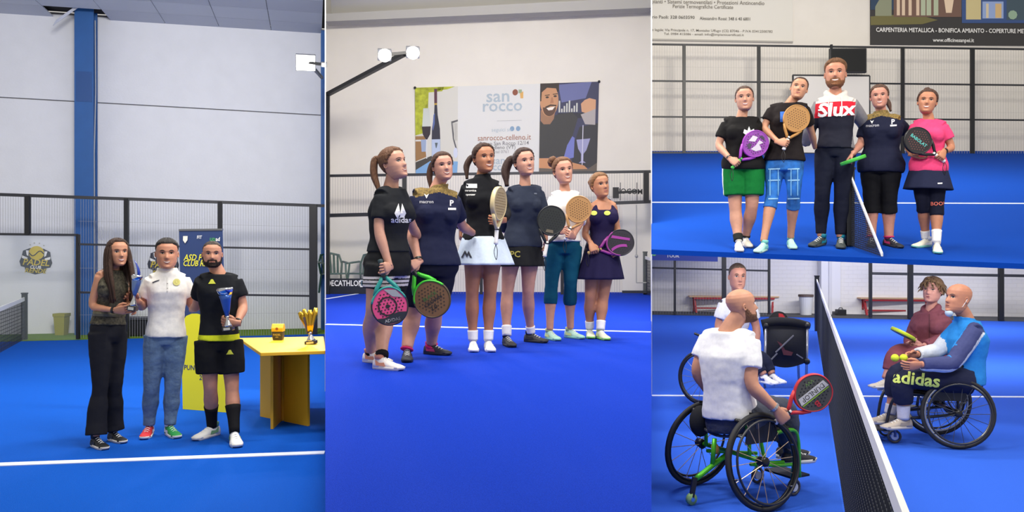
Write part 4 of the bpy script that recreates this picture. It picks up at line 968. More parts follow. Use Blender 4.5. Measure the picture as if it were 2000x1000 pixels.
    mk('mouth', g, [mat(lipc, .45), mat((228, 218, 208), .4), mat((90, 44, 42), .6)], e)
    # ---- hair and beard
    def shell(nm, m, zmin, th, band=None):
        g = G(); NA = 60; idx = {}
        nrm = lambda i, k: (rows[i][k]-V((0, -.03, .55 if rows[i][k].z > .55 else rows[i][k].z))).normalized()
        use = []
        for i in range(len(rows)-1):
            for k in range(NA):
                q = (rows[i][k]+rows[i+1][(k+1) % NA])/2; a = abs(math.atan2(q.x, q.y+.02))
                if zmin(a, q.z, q): use.append((i, k))
        us = set(use)
        def vid(i, k):
            if (i, k) not in idx:
                n_in = sum(((i+a) in range(len(rows)-1) and (i+a, (k+b) % NA) in us) for a in (-1, 0) for b in (-1, 0)); full = n_in == 4 or i == len(rows)-1
                t = th(rows[i][k]) if full else .004
                t *= 1+.16*math.sin(k*2.1+i*.15)+.1*math.sin(k*5.3)
                idx[(i, k)] = len(g.v); g.v.append(h2w(rows[i][k]+nrm(i, k)*t))
            return idx[(i, k)]
        for i, k in use: g.f.append((vid(i, k), vid(i, (k+1) % NA), vid(i+1, (k+1) % NA), vid(i+1, k))); g.m.append(0)
        return g
    if hair:
        st, hcol = hair[0], hair[1]; mh = mat(hcol, .55, var=.32, scale=60, bump=.5, kind='hair', spec=.3); hl = hair[2] if len(hair) > 2 else {}
        fz = hl.get('front', .86); th = hl.get('th', .055)
        HT = [(0, fz), (.5, fz-.01), (.95, .79), (1.2, .72), (1.45, .6), (1.75, .56), (2.0, .42), (2.5, .3), (3.2, .27)] if male else [(0, fz), (.5, fz-.01), (.95, .74), (1.25, .62), (1.45, .5), (1.75, .52), (2.0, .32), (2.5, .17), (3.2, .14)]
        def zm(a, z, q): return z > interp(HT, a)[0]
        g = shell('hair', mh, zm, lambda q: th*(1+hl.get('topv', .3)*max(0, q.z-.8)*3)*(1 if not male else .35+.65*min(1, max(0, (q.z-.6)/.22))))
        if st in ('pony', 'long', 'bun', 'bunlow'):
            if st == 'pony':
                sd = hl.get('side', 0); y0, z0 = hl.get('at', (-.44, .72)); L = hl.get('len', 1.2); pts = [V((sd*.2, y0+.05, z0)), V((sd*.4, y0-.14, z0+.02)), V((sd*.7, y0-.2, z0-.35*L)), V((sd*.8, y0-.12, z0-.7*L)), V((sd*.85, y0-.06, z0-1.0*L))]
                pp = cpath([h2w(q) for q in pts], 4); nn = len(pp); vol = hl.get('vol', 1)
                for o in range(5):
                    ph = 2*PI*o/5; off = [(rx*math.cos(ph)+f0*math.sin(ph))*(.035*Hh*vol*math.sin(PI*min(1, i/nn+.12))) for i in range(nn)]
                    g.tube([p+off[i] for i, p in enumerate(pp)], [Hh*vol*(.04+.05*math.sin(PI*min(.92, i/nn+.15))) for i in range(nn)], 8)
                g.tube([h2w(pts[0])+(h2w(pts[1])-h2w(pts[0]))*.2, h2w(pts[0])+(h2w(pts[1])-h2w(pts[0]))*.6], Hh*.075, 8)
            elif st == 'long':
                zl = hl.get('zl', -1.3)
                for sg in (-1, 1):
                    for o in range(9):
                        a = .95+o*.24; xx, yy = sg*math.sin(a)*.37, math.cos(a)*.38-.03; dn = zl*(1+.06*math.sin(o*2.3)); fwd_ = .12 if o < 5 else 0
                        pts = [V((xx*.75, yy*.75, .86)), V((xx*1.0, yy, .6)), V((xx*1.12, yy+.02, .2)), V((xx*1.2, yy+fwd_, -.25)), V((xx*1.12, yy+fwd_*2.0, dn*.6)), V((xx*.95, yy+fwd_*2.0, dn))]
                        pp = cpath([h2w(q) for q in pts], 4); nn = len(pp); g.tube(pp, [Hh*(.035+.07*math.sin(PI*min(.9, i/nn+.06))) for i in range(nn)], 7, flat=.8)
            else:
                c = hl.get('at', (0, -.38, .95)); r = hl.get('r', .17)
                for o in range(7):
                    ph = 2*PI*o/7; g.ball(h2w(V(c)+V((math.cos(ph)*r*.45, math.sin(ph)*r*.3, math.sin(ph)*r*.45))), Hh*r*.62, n=9, k=6)
        if st == 'messy':
            for o in range(90):
                a = random.uniform(-2.9, 2.9); z = random.uniform(.66 if abs(a) < 1 else .5, .97); k_ = interp(HTAB, z); x, y = k_[0]*math.sin(a), (k_[1] if math.cos(a) > 0 else -k_[2])*math.cos(a)
                p = V((x, y, z)); nn = V((x, y, (z-.5)*1.0)).normalized(); q1 = p+nn*.07; dn = V((math.sin(a)*.05+random.uniform(-.06, .06), math.cos(a)*.09, -.14 if z < .9 else -.03)); g.tube([h2w(p), h2w(q1), h2w(q1+dn*.6+nn*.015), h2w(q1+dn*1.2)], [Hh*.03, Hh*.036, Hh*.028, Hh*.006], 5)
        mk('hair', g, mh, e, True)
        if hl.get('band'): g = G(); c = hl['band']; g.ball(h2w(V(c)), (Hh*.16, Hh*.09, Hh*.06), n=10, k=6); mk('hair_tie', g, mat((40, 30, 30), .7), e)
    if beard:
        bm_ = mat(beard[0], .8, var=.25, scale=90, bump=.5, spec=.2); up_ = beard[1]
        def zb(a, z, q): return a < 1.62 and z < interp([(0, .305), (.35, .30), (.55, .22), (.95, .25), (1.35, .4), (1.62, .5)], a)[0] and z > .0 and not (abs(q.x) < .11 and .185 < z < .255 and q.y > .1)
        mk('beard', shell('beard', bm_, zb, lambda q: up_), bm_, e, True)
    # ---- clothes
    def pyfrac(i, py): 
        ys = [500-(q.z-CZ)*F/q.y for q in (Hp[i], K[i], A[i])]
        return (py-ys[0])/(ys[1]-ys[0]) if py < ys[1] else 1+(py-ys[1])/(ys[2]-ys[1])
    def ty(py):
        y0, y1 = [500-(q.z-CZ)*F/q.y for q in (p0, p1)]; return (py-y0)/(y1-y0)
    objs = {}
    def finish(nm, g, spec, vox=.009, it=4, wr=.004):
        me = remesh(g, vox, it, spec.get('wr', wr)); ms = [spec['m']]+spec.get('mats', [])
        if spec.get('cuts'):
            bm = bmesh.new(); bm.from_mesh(me)
            for co, no in spec['cuts'](dict(S=S, Hp=Hp, K=K, A=A, E=E, W=Wr, p0=p0, p1=p1, d=d)): bmesh.ops.bisect_plane(bm, geom=bm.verts[:]+bm.edges[:]+bm.faces[:], plane_co=co, plane_no=no)
            bm.to_mesh(me); bm.free()
        o = mk(nm, None, ms, e, True, me=me)
        if spec.get('zone'):
            z = spec['zone']; org = ORG[o.name]; ctx = dict(S=S, Hp=Hp, K=K, A=A, E=E, W=Wr, p0=p0, p1=p1, l=l1, fw=fw, d=d)
            for pl_ in me.polygons: pl_.material_index = z(pl_.center+org, ctx)
        objs[nm] = o; return o
    if bot:
        g = G(); ex = bot.get('ex', .012); we = .0 if not bot.get('wr') else 0
        tw = bot.get('waist', .36)
        torso(g, p0, p1, l0, l1, fw, TT, -.16, tw, wx, dx*bot.get('dep', 1), ex*.8)
        if bot.get('seat'): 
            for i in (0, 1): g.ball(Hp[i]-fw*.05-V((0, 0, -.01)), (.085*w, .085*w, .09*w))
        if bot['k'] in ('legs', 'both'):
            for i in (0, 1):
                t1 = min(2, pyfrac(i, bot['end'][i] if isinstance(bot['end'], tuple) else bot['end'])) if bot.get('end') else bot.get('t1', 1.92)
                exf = bot.get('exf') or (lambda t, ex=ex: ex)
                limb(g, Hp[i], K[i], A[i], LG, 0, t1, 16, extra=lambda t: exf(t)+(w-1)*.05, bow=-fw)
        finish(bot.get('name', 'trousers'), g, bot, .009, bot.get('it', 3), bot.get('wr', .003))
    if bot and bot.get('skirt') or top.get('skirt'):
        sk_ = (top.get('skirt') or bot.get('skirt')); g = G(); n = 72; rings = []; zt, zb_ = sk_['t0'], sk_['t1']; a0, a1 = ty(zt), ty(zb_); NR = 12
        for j in range(NR+1):
            u = j/NR; t = lerp(a0, a1, u); hw_, hd_ = interp(TT, max(.0, t) if t > -.05 else -.05); c = p0+(p1-p0)*t; X = l0; Y = (fw-X*fw.dot(X)).normalized(); ex = .02+sk_.get('fl', .06)*u; pl_ = sk_.get('pleat', .008)*u
            ring = []
            for k in range(n):
                q = 2*PI*k/n; r = 1+0*q; pw = pl_*math.sin(q*sk_.get('np', 14)+.6*math.sin(q*3)); ring.append(c+X*((max(hw_, .15)*wx+ex+pw)*math.cos(q))+Y*((max(hd_, .1)*dx+ex+pw)*math.sin(q)))
            rings.append(ring)
        inner = [[p+(c_-p)*.04 for p in r] for r, c_ in ((r, sum(r, V((0, 0, 0)))/n) for r in reversed(rings))]
        g.loft(rings+inner); objs['skirt'] = mk('skirt', g, sk_['m'], e, True)
    if top:
        g = G(); ex = top.get('ex', .014); t0 = ty(top['hem']) if top.get('hem') else top.get('t0', -.05)
        torso(g, p0, p1, l0, l1, fw, TT, t0, top.get('neck', 1.15 if top.get('collar') else 1.115), wx, dx*top.get('dep', 1), ex, hemflare=top.get('hemflare', .03))
        if not male and top.get('bust', 1):
            for sg in (-1, 1): g.ball(p0.lerp(p1, .76)+l1*(sg*.072*w)+fw*(.062*dx), (.07*w, .07*w, .075*w))
        if top.get('belly'): g.ball(p0.lerp(p1, .3)+fw*(.05), (.13*w, .1*w, .14*w))
        sl = top.get('sleeve', .55)
        for i in (0, 1):
            if top.get('strap'): continue
            g.tube([nb.lerp(S[i], .3)-V((0, 0, .022)), nb.lerp(S[i], .65)-V((0, 0, .008)), S[i]-V((0, 0, .004))], [.054, .058*w, .062*w], 12)
            if E[i] is not None and sl > 0:
                wq = Wr[i] if Wr[i] is not None else E[i]+(E[i]-S[i])*.8; limb(g, S[i]+(p1-S[i])*.08, E[i], wq, AR, 0, min(sl, 2 if Wr[i] is not None else 1.2), 14, extra=lambda t: top.get('sex', .016)*(.6+.5*min(1, t/.5))+(w-1)*.03)
        if top.get('strap'):
            for i in (0, 1): g.tube([p0.lerp(p1, .8)+l1*((-1, 1)[i]*.1)+fw*.07, nb.lerp(S[i], .5)+V((0, 0, .02))+fw*.01, p0.lerp(p1, .8)+l1*((-1, 1)[i]*.1)-fw*.09], [.04, .028, .04], 10)
        if top.get('collar'):
            c = nb+(ht-nb)*.25; R = nr*1.28; g.lathe(c-V((0, 0, .03)), [(R*1.35, 0), (R*1.2, .02), (R*1.12, .045), (R*1.05, .05), (R*.95, .04)], 20, 0, (rx, f0, (ht-nb).normalized()))
        if top.get('hood'):
            g.tube(cpath([nb+l1*.02+fw*.075-V((0, 0, .03)), nb+l1*.085+V((0, 0, .035)), nb-fw*.1+V((0, 0, .05)), nb-l1*.085+V((0, 0, .035)), nb-l1*.02+fw*.075-V((0, 0, .03))], 5), .034, 9)
        finish(top.get('name', 'shirt'), g, top, .0085, top.get('it', 3), top.get('wr', .0032))
        tobj = objs[top.get('name', 'shirt')]
        if top.get('vneck'):
            pass
    # ---- socks, shoes
    if socks:
        for i in (0, 1):
            if feet[i] is None: continue
            g = G(); t0 = pyfrac(i, socks[1][i] if isinstance(socks[1], tuple) else socks[1]); limb(g, Hp[i], K[i], A[i], LG, max(1.1, t0), 2, 12, extra=.006+(w-1)*.05, steps=6, bow=-fw); mk('sock', g, socks[0], e, True)
    if shoes:
        for i in (0, 1):
            if feet[i] is None: continue
            s_ = shoes[i] if isinstance(shoes, (list, tuple)) else shoes
            shoe(e, gp[i], feet[i], s_['m'], s_['sole'], s_.get('acc', s_['m']), s_.get('L', .275 if male else .25), V((0, 0, 1)) if fn is None or s_.get('lift') else fn, s_.get('lace', M_white), s_.get('pitch', 0))
    ctx = dict(e=e, objs=objs, S=S, Hp=Hp, K=K, A=A, E=E, W=Wr, p0=p0, p1=p1, l0=l0, l1=l1, fw=fw, d=d, sc=sc, body=body, h2w=h2w, rx=rx, f0=f0, uz=uz, Hh=Hh, nb=nb, gp=gp)
    for i in (0, 1):
        if hs[i] and hs[i].get('r'):
            gpt, hpt, r = hs[i]['r']; racket(r.pop('label'), gpt, hpt, r.pop('n', (0, -1, 0)), **r)
    return ctx
def pdecal(c, host, px, py, vf, m, name='print', d=None, fwd=None):
    """print on a garment at the pixel (px, py), seen along the line of sight"""
    o = P(px, py, c['d']); dr = (o-V((0, 0, CZ))).normalized() if fwd is None else -V(fwd); up = V((0, 0, 1)) if fwd is None else (c['p1']-c['p0']).normalized()
    return decal(c['objs'][host], o, dr, up, vf, m, c['e'], name)
def watch(c, i, m=M_black, r=.03):
    a = c['W'][i]; b = c['E'][i]; t = (a-b).normalized(); p = a-t*.02; g = G(); g.tube([p-t*.008, p+t*.008], r, 14); mk('bracelet', g, m, c['e'])
# ------------------------------------------------------------------ left hall: prize-giving
def zpy(py, d): return CZ+(500-py)/F*d
W_ = M_white
cB = cloth
def sh(m, sole=(240, 240, 238), acc=None, **k): return dict(m=mat(m, .6), sole=mat(sole, .6), acc=mat(acc or m, .6), **k)
BLK = (24, 25, 28)
A = person('woman in sleeveless dark top and black flared trousers holding the blue trophy', floor1,
    dict(T=(229, 467), C=(231, 520), S=[(194, 540), (242, 541)], E=[(178, 600), (252, 590)], W=[(226, 606, -.16), (257, 604, -.16)], H=[(197, 650), (225, 650)], K=[(196, 757), (224, 755)], N=[(188, 873), (222, 861)]),
    .32, w=.93, skin=(206, 152, 122), hair=('long', (62, 42, 32), dict(front=.9, th=.05)), face=dict(smile=.9, yaw=.3),
    top=dict(m=mat((66, 62, 48), .8, var=.7, scale=55), strap=1, hem=634, ex=.01), bot=dict(m=cB((30, 31, 37)), k='legs', ex=.008, exf=lambda t: .010 if t < 1.15 else .010+.055*(t-1.15), t1=1.97),
    shoes=sh(BLK, (226, 220, 208)), feet=(.45, .5), hands=(dict(dir=(1, -.25, .05), td=(0, -.3, 1), curl=(.35, .4, .3)), dict(dir=(.6, -.7, 0), td=(-.2, 0, 1), curl=(.5, .5, .4))))
watch(A, 0)
g = G(); c = A['p0'].lerp(A['p1'], .34); g.lathe(c, [(.145, -.02), (.15, 0), (.145, .02)], 26, 0, (A['l0'], A['fw']*.72, V((0, 0, 1)))); mk('belt', g, mat((84, 80, 60), .5), A['e'])
TB = P(258.5, 607, A['d']-.27); trophy('tall silver and blue trophy with a blue plume held between woman and man', TB, P(272, 508, A['d']-.27), .056, mat((104, 128, 172), .25, .5), 'flare')

B = person('smiling man in white polo shirt, blue jeans and red and green shoes', floor1,
    dict(T=(326, 467), C=(326, 525), S=[(297, 547), (357, 547)], E=[(278, 600, -.03), (375, 598, .13)], W=[(269, 588, -.22), (393, 600, .25)], H=[(306, 655), (342, 655)], K=[(296, 755), (337, 755)], N=[(291, 850), (332, 850)]),
    0, 'm', skin=(208, 152, 124), hair=('short', (42, 38, 36), dict(front=.85, th=.05)), face=dict(smile=.85, eye=.018),
    top=dict(m=cB((232, 230, 224)), hem=657, sleeve=.62, ex=.022, sex=.026, collar=1), bot=dict(m=mat((96, 122, 152), .85, var=.22, scale=14, bump=.3, bscale=30), k='legs', ex=.012, exf=lambda t: .014-.006*min(1, max(0, t-.3)) if t < 1.3 else .012, t1=1.99),
    shoes=[sh((206, 40, 48), (236, 234, 230), (240, 240, 238)), sh((40, 150, 74), (236, 234, 230), (240, 240, 238))], feet=(-.2, .35), hands=(dict(dir=(-.5, -.5, .5), td=(0, -.4, 1), curl=(.7, .7, .5)), dict()))
pdecal(B, 'shirt', 345, 551, circ(.03, 16), mat((206, 200, 120), .7), 'crest'); pdecal(B, 'shirt', 345, 551, circ(.015, 12), mat((170, 160, 70), .7), 'crest')
pdecal(B, 'shirt', 304, 549, poly([(-.03, -.01), (0, .004), (.03, .012), (.028, .004), (.002, -.006), (-.02, -.016)]), mat((50, 54, 64), .7), 'logo')
pdecal(B, 'shirt', 327, 553, rect(-.006, -.07, .006, .05), mat((214, 212, 206), .7), 'placket')
for k in range(3): pdecal(B, 'shirt', 327, 545+k*9, circ(.005, 8), mat((120, 118, 116), .5), 'button')

Cm = person('bearded man in black sports shirt and shorts holding a silver trophy', floor1,
    dict(T=(414.5, 471), C=(414.5, 523), S=[(395, 548), (460, 549)], E=[(384, 598, .1), (476, 600)], W=[(374, 605, .22), (463, 631, -.15)], H=[(407, 664), (448, 664)], K=[(411, 755), (453, 756)], N=[(414, 852), (458, 865)]),
    0, 'm', skin=(206, 152, 126), hair=('short', (58, 46, 40), dict(front=.88, th=.016)), beard=((40, 31, 28), .035), face=dict(smile=.1, eye=.022),
    top=dict(m=cB((26, 28, 32)), mats=[cB((206, 214, 40))], hem=664, sleeve=.62, ex=.02, sex=.024, cuts=lambda c: [(V((0, 0, zpy(652, c['d']))), V((0, 0, 1)))], zone=lambda p, c: 1 if p.z < zpy(652, c['d']) else 0),
    bot=dict(m=cB((22, 23, 26)), k='legs', end=729, ex=.02, exf=lambda t: .022+.035*t, name='shorts'), socks=(cB((24, 24, 26)), 793),
    shoes=sh((236, 236, 232), (226, 222, 214), (120, 170, 120), L=.3), feet=(-.75, .1), hands=(None, dict(dir=(-1, -.3, .05), td=(0, -.3, 1), curl=(.7, .8, .5))))
tri = poly([(-.03, -.018), (.03, -.018), (.018, 0), (.008, .02), (0, .008), (-.008, .02), (-.018, 0)])
pdecal(Cm, 'shirt', 414, 550, tri, mat((196, 200, 60), .7), 'logo'); pdecal(Cm, 'shorts', 449, 688, tri, mat((196, 200, 60), .7), 'logo')
watch(Cm, 1, r=.034)
trophy('silver cup trophy with blue body held by the bearded man in black', P(446.5, 646, Cm['d']-.22), P(438.5, 562, Cm['d']-.22), .068, mat((52, 92, 168), .25, .4), 'cup')

# ------------------------------------------------------------------ middle hall: six women
W1 = person('woman in black T-shirt and striped black shorts at the left end of the row', floor2,
    dict(T=(762, 290), C=(776, 351), S=[(746, 384), (783, 384)], E=[(739, 450, -.14), (806, 445, .3)], W=[(746, 503, -.2), (822, 470, .45)], H=[(744, 518), (774, 518)], K=[(730, 612), (757, 614)], N=[(725, 708), (746, 721)]),
    .8, w=1.1, skin=(214, 166, 146), hair=('pony', (104, 72, 52), dict(at=(-.42, .78), side=.45, len=1.25, front=.88)), face=dict(yaw=.85, smile=.5, eye=.02), 
    top=dict(m=cB((34, 36, 40)), hem=492, sleeve=.68, ex=.018, sex=.02), bot=dict(m=cB((30, 31, 34)), k='legs', end=566, ex=.016, exf=lambda t: .016+.012*t, name='shorts', seat=1, mats=[cB((206, 200, 200))], zone=lambda p, c: 1 if any(zpy(y+2.2, c['d']) < p.z < zpy(y-2.2, c['d']) for y in (541, 548.5, 556)) else 0), socks=(cB(BLK), 690),
    shoes=sh((236, 230, 224), (232, 226, 220), (226, 150, 110)), feet=(.95, .95),
    hands=(dict(grip=(746, 524), head=(761, 598), racket=dict(label='pink and black padel racket with teal throat held low by leftmost woman', faces=mat((216, 74, 126), .4), rim=mat((30, 34, 40), .4), handle=mat((36, 60, 66), .6), throat=mat((40, 150, 140), .4), n=(.25, -1, 0), k=1.0,
        deco=dict(hole=mat((30, 28, 34), .5), items=[(([(math.cos(q)*r, math.sin(q)*r) for q in [2*PI*k/24 for k in range(24)] for r in (.066, .056)], [(2*k, 2*((k+1) % 24), 2*((k+1) % 24)+1, 2*k+1) for k in range(24)]), (.015, .0), mat((28, 28, 32), .5), 0), (circ(.014, 12), (.015, 0), mat((28, 28, 32), .5), 0), (poly([(-.105, .06), (-.05, .05), (.05, .075), (.1, .07), (.075, .102), (.03, .12), (-.03, .12), (-.08, .1)]), (0, 0), mat((34, 40, 48), .4), 0), (poly([(-.1, -.04), (-.06, -.1), (.02, -.118), (-.03, -.06)]), (0, 0), mat((150, 156, 160), .4), 0), (text('ADIDAS', .03, .02), (0, .098), W_, PI)]))), None))
pdecal(W1, 'shirt', 782, 411, poly([(-.04, -.02), (-.012, .05), (0, -.02), (.012, .05), (.04, -.02), (.025, -.05), (-.025, -.05)]), W_, 'logo'); pdecal(W1, 'shirt', 784, 430, text('adidas', .058, .015), W_, 'lettering')

gold = cB((112, 90, 44))
def gold_zone(y): return dict(mats=[mat((122, 100, 50), .8, var=.6, scale=60)], cuts=lambda c: [(V((0, 0, zpy(y, c['d']))), V((0, 0, 1)))], zone=lambda p, c: 1 if p.z > zpy(y, c['d'])-.05*abs((p-c['p1']).dot(c['l']))/.2 and abs((p-c['p1']).dot(c['l'])) < .17 else 0)
W2 = person('woman in navy polo shirt with golden shoulders, second from left in the row', floor2,
    dict(T=(861, 299), C=(869, 353), S=[(813, 386), (887, 391)], E=[(802, 452, -.08), (902, 442, .2)], W=[(805, 506, -.24), (925, 456, .3)], H=[(824, 520), (862, 520)], K=[(808, 612), (849, 612)], N=[(795, 703), (843, 692)]),
    .25, w=1.2, skin=(216, 164, 146), hair=('pony', (74, 50, 40), dict(at=(-.4, .7), side=.5, len=1.0, front=.88)), face=dict(yaw=.3, smile=1, eye=.016, jaw=1.08),
    top=dict(m=cB((32, 36, 62)), hem=518, sleeve=.72, ex=.018, sex=.02, collar=1, **gold_zone(377)), bot=dict(m=cB((22, 24, 44)), k='legs', end=602, ex=.016, exf=lambda t: .018+.012*t, name='shorts'), socks=(cB((212, 52, 110)), 683),
    shoes=sh((44, 46, 58), (40, 42, 52), (206, 56, 110)), feet=(.05, 1.0),
    hands=(dict(grip=(802, 521), head=(830, 563), racket=dict(label='brown round padel racket with bright green throat held by second woman', faces=mat((118, 86, 54), .5), rim=mat((74, 62, 40), .4), throat=mat((70, 200, 50), .4), handle=mat((40, 42, 40), .6), n=(0, -1, 0), k=1.08,
        deco=dict(hole=mat((60, 50, 36), .5), items=[(text('BLACK', .035, .02), (0, -.02), mat((66, 100, 50), .5), PI), (text('CROWN', .035, .02), (0, .02), mat((34, 34, 34), .5), PI), (text('2.0', .04, .02), (.02, .06), mat((28, 28, 28), .5), PI)]))), None))
watch(W2, 0, r=.034)
pdecal(W2, 'shirt', 833, 383, poly([(-.018, .018), (0, -.018), (.018, .018), (0, .006)]), W_, 'logo'); pdecal(W2, 'shirt', 833, 394, text('macron', .035, .01), mat((190, 190, 196), .7), 'lettering'); pdecal(W2, 'shirt', 882, 397, text('P', .06, .03), mat((214, 214, 220), .7), 'crest'); pdecal(W2, 'shirt', 883, 408, rect(-.03, -.008, .03, .008), mat((214, 214, 220), .7), 'crest')

W3 = person('tall woman in black zip top and white skirt, third from left in the row', floor2,
    dict(T=(943, 282), C=(948, 338), S=[(911, 366), (970, 366)], E=[(895, 415, .1), (988, 416)], W=[(900, 447, .2), (982, 430, -.15)], H=[(927, 476), (962, 476)], K=[(922, 570), (957, 570)], N=[(924, 684), (954, 684)]),
    .12, skin=(190, 134, 104), hair=('pony', (60, 40, 32), dict(at=(-.42, .62), side=.6, len=.75, front=.89)), face=dict(yaw=.4, smile=1, eye=.018),
    top=dict(m=cB((26, 27, 31)), hem=472, sleeve=1.9, ex=.016, sex=.014, collar=1), bot=dict(m=cB((200, 212, 226)), k='legs', t1=.3, ex=.006, name='under_shorts', skirt=dict(m=cB((206, 220, 236)), t0=462, t1=517, fl=.075, pleat=.007, np=10)), socks=(cB((236, 236, 238)), 645),
    shoes=sh((238, 238, 236)), feet=(.05, .15), hands=(dict(dir=(0, -.5, -1), curl=(1, 1, .6)), dict(dir=(-1, -.35, -.05), td=(0, -.2, 1), curl=(.8, .9, .6))))
pdecal(W3, 'shirt', 921, 363, rect(-.045, -.017, .045, .017), W_, 'badge')
pdecal(W3, 'shirt', 919, 372, text('ceramica', .026, .008), W_, 'lettering'); pdecal(W3, 'shirt', 919, 380, text('sponsor', .024, .008), W_, 'lettering'); pdecal(W3, 'skirt', 911, 496, poly([(-.045, -.03), (-.012, .03), (.005, 0), (.018, .026), (.045, -.03), (.028, -.03), (.016, -.002), (.004, -.028), (-.014, .004), (-.03, -.03)]), mat((44, 46, 58), .7), 'logo')
racket('pale gold padel racket turned edge-on, held by the woman in white skirt', P(969.5, 462, W3['d']-.3), P(974, 395, W3['d']-.3), (1, -.42, 0), mat((176, 156, 112), .35), mat((214, 196, 150), .35), mat((236, 236, 234), .6), dict(hole=mat((120, 100, 70), .5)), k=1.0)

W4 = person('woman in navy sweatshirt and black skirt, fourth from left in the row', floor2,
    dict(T=(1020, 291), C=(1029, 344), S=[(998, 377), (1053, 376)], E=[(986, 425, .12), (1064, 424, .02)], W=[(986, 455, .2), (1066, 460, .0)], H=[(1001, 482), (1036, 482)], K=[(991, 566), (1031, 567)], N=[(990, 675), (1037, 668)]),
    .3, skin=(212, 162, 142), hair=('pony', (58, 40, 36), dict(at=(-.42, .72), side=.75, len=.95, vol=1.5, front=.88)), face=dict(yaw=.4, smile=.8, eye=.018),
    top=dict(m=cB((44, 50, 66)), hem=483, sleeve=1.85, ex=.02, sex=.016), bot=dict(m=cB((26, 26, 30)), k='legs', t1=.3, ex=.006, name='under_shorts', skirt=dict(m=cB((26, 27, 30)), t0=474, t1=520, fl=.05, pleat=.004)), socks=(cB((236, 236, 238)), 637),
    shoes=sh((58, 58, 62), (44, 44, 48), (36, 36, 40)), feet=(.35, .95), hands=(None, dict(dir=(0, 0, -1))))
pdecal(W4, 'skirt', 1001, 497, text('VPC', .075, .02), mat((150, 140, 60), .7), 'lettering'); pdecal(W4, 'shirt', 1046, 378, rect(-.012, -.006, .012, .006), mat((90, 96, 112), .7), 'logo')
W5 = person('woman in white shirt and teal leggings with blond bun, fifth in the row', floor2,
    dict(T=(1096, 309), C=(1104, 360), S=[(1081, 387), (1127, 386)], E=[(1069, 428), (1137, 428)], W=[(1084, 452, -.2), (1122, 454, -.2)], H=[(1085, 481), (1117, 481)], K=[(1077, 552), (1114, 552)], N=[(1074, 663), (1114, 660)]),
    .15, skin=(214, 162, 140), hair=('bun', (112, 78, 56), dict(at=(.25, -.3, .95), r=.2, front=.88)), face=dict(yaw=.35, smile=.9, eye=.018),
    top=dict(m=cB((232, 228, 222)), hem=472, sleeve=1.2, ex=.016, sex=.016), bot=dict(m=cB((10, 72, 96), .1), k='legs', end=594, ex=.009, name='leggings'),
    shoes=sh((176, 216, 200), (150, 214, 190), (226, 240, 150)), feet=(.5, .75), hands=(dict(dir=(.9, -.4, .1), td=(0, 0, 1), curl=(.8, .9, .6)), dict(grip=(1108.5, 457), head=(1128, 414), racket=dict(label='tan honeycomb padel racket held by the woman in white shirt', faces=mat((178, 132, 80), .5), rim=mat((190, 142, 88), .5), handle=mat((232, 230, 226), .6), n=(.1, -1, .1), k=.94, deco=dict(hole=mat((100, 70, 40), .6))))))
racket('plain black padel racket with white grip beside the woman in white shirt', P(1066, 488, W4['d']-.2), P(1077, 430, W4['d']-.2), (.1, -1, 0), mat((34, 38, 36), .5), mat((26, 28, 28), .45), mat((222, 220, 214), .6), dict(hole=mat((18, 20, 20), .6), items=[(poly([(-.035, -.012), (.035, -.012), (.028, .014), (-.028, .014)]), (0, -.095), mat((110, 100, 80), .5), 0)]), k=.98)
W6 = person('woman in navy sports dress at the right end of the row', floor2,
    dict(T=(1168, 339), C=(1176, 386), S=[(1158, 405), (1198, 404)], E=[(1141, 456), (1205, 446)], W=[(1149, 488, -.12), (1213, 486, -.1)], H=[(1160, 490), (1188, 490)], K=[(1153, 580), (1178, 580)], N=[(1152, 659), (1173, 662)]),
    .2, skin=(196, 142, 112), hair=('bun', (128, 92, 62), dict(at=(.15, -.46, .74), r=.13, front=.88)), face=dict(yaw=.5, smile=.25),
    top=dict(m=cB((34, 28, 62)), strap=1, hem=500, ex=.01, neck=.93, name='dress', skirt=dict(m=cB((32, 28, 62)), t0=485, t1=545, fl=.07, pleat=.008, np=11)), bot=dict(m=cB((32, 28, 62)), k='legs', t1=.25, ex=.005, name='under_shorts'), socks=(cB((236, 236, 238)), 627),
    shoes=sh((224, 228, 206), (150, 224, 110), (206, 224, 150)), feet=(.1, .4),
    hands=(dict(grip=(1160, 491), head=(1205, 476), racket=dict(label='black and purple padel racket held by the woman in navy dress', faces=mat((36, 32, 44), .4), rim=mat((30, 30, 34), .4), throat=mat((140, 50, 130), .4), handle=mat((170, 140, 90), .6), n=(-.1, -1, .05), k=.98,
        deco=dict(hole=mat((20, 20, 24), .5), items=[(gridpoly(-.08, .07, lambda x: -.03+3*x*x, lambda x: -.005+3.4*x*x, 12, 1), (.045, -.03), mat((150, 52, 140), .4), -PI/2), (poly([(-.07, -.05), (-.05, -.07), (.03, .09), (.01, .1)]), (-.02, 0), mat((150, 52, 140), .4), 0)]))), dict(dir=(-.7, -.3, -.4), td=(0, 0, 1))))
for x in (1160, 1186): pdecal(W6, 'dress', x, 416, circ(.022, 12, 1.4), mat((190, 200, 90), .7), 'crest')
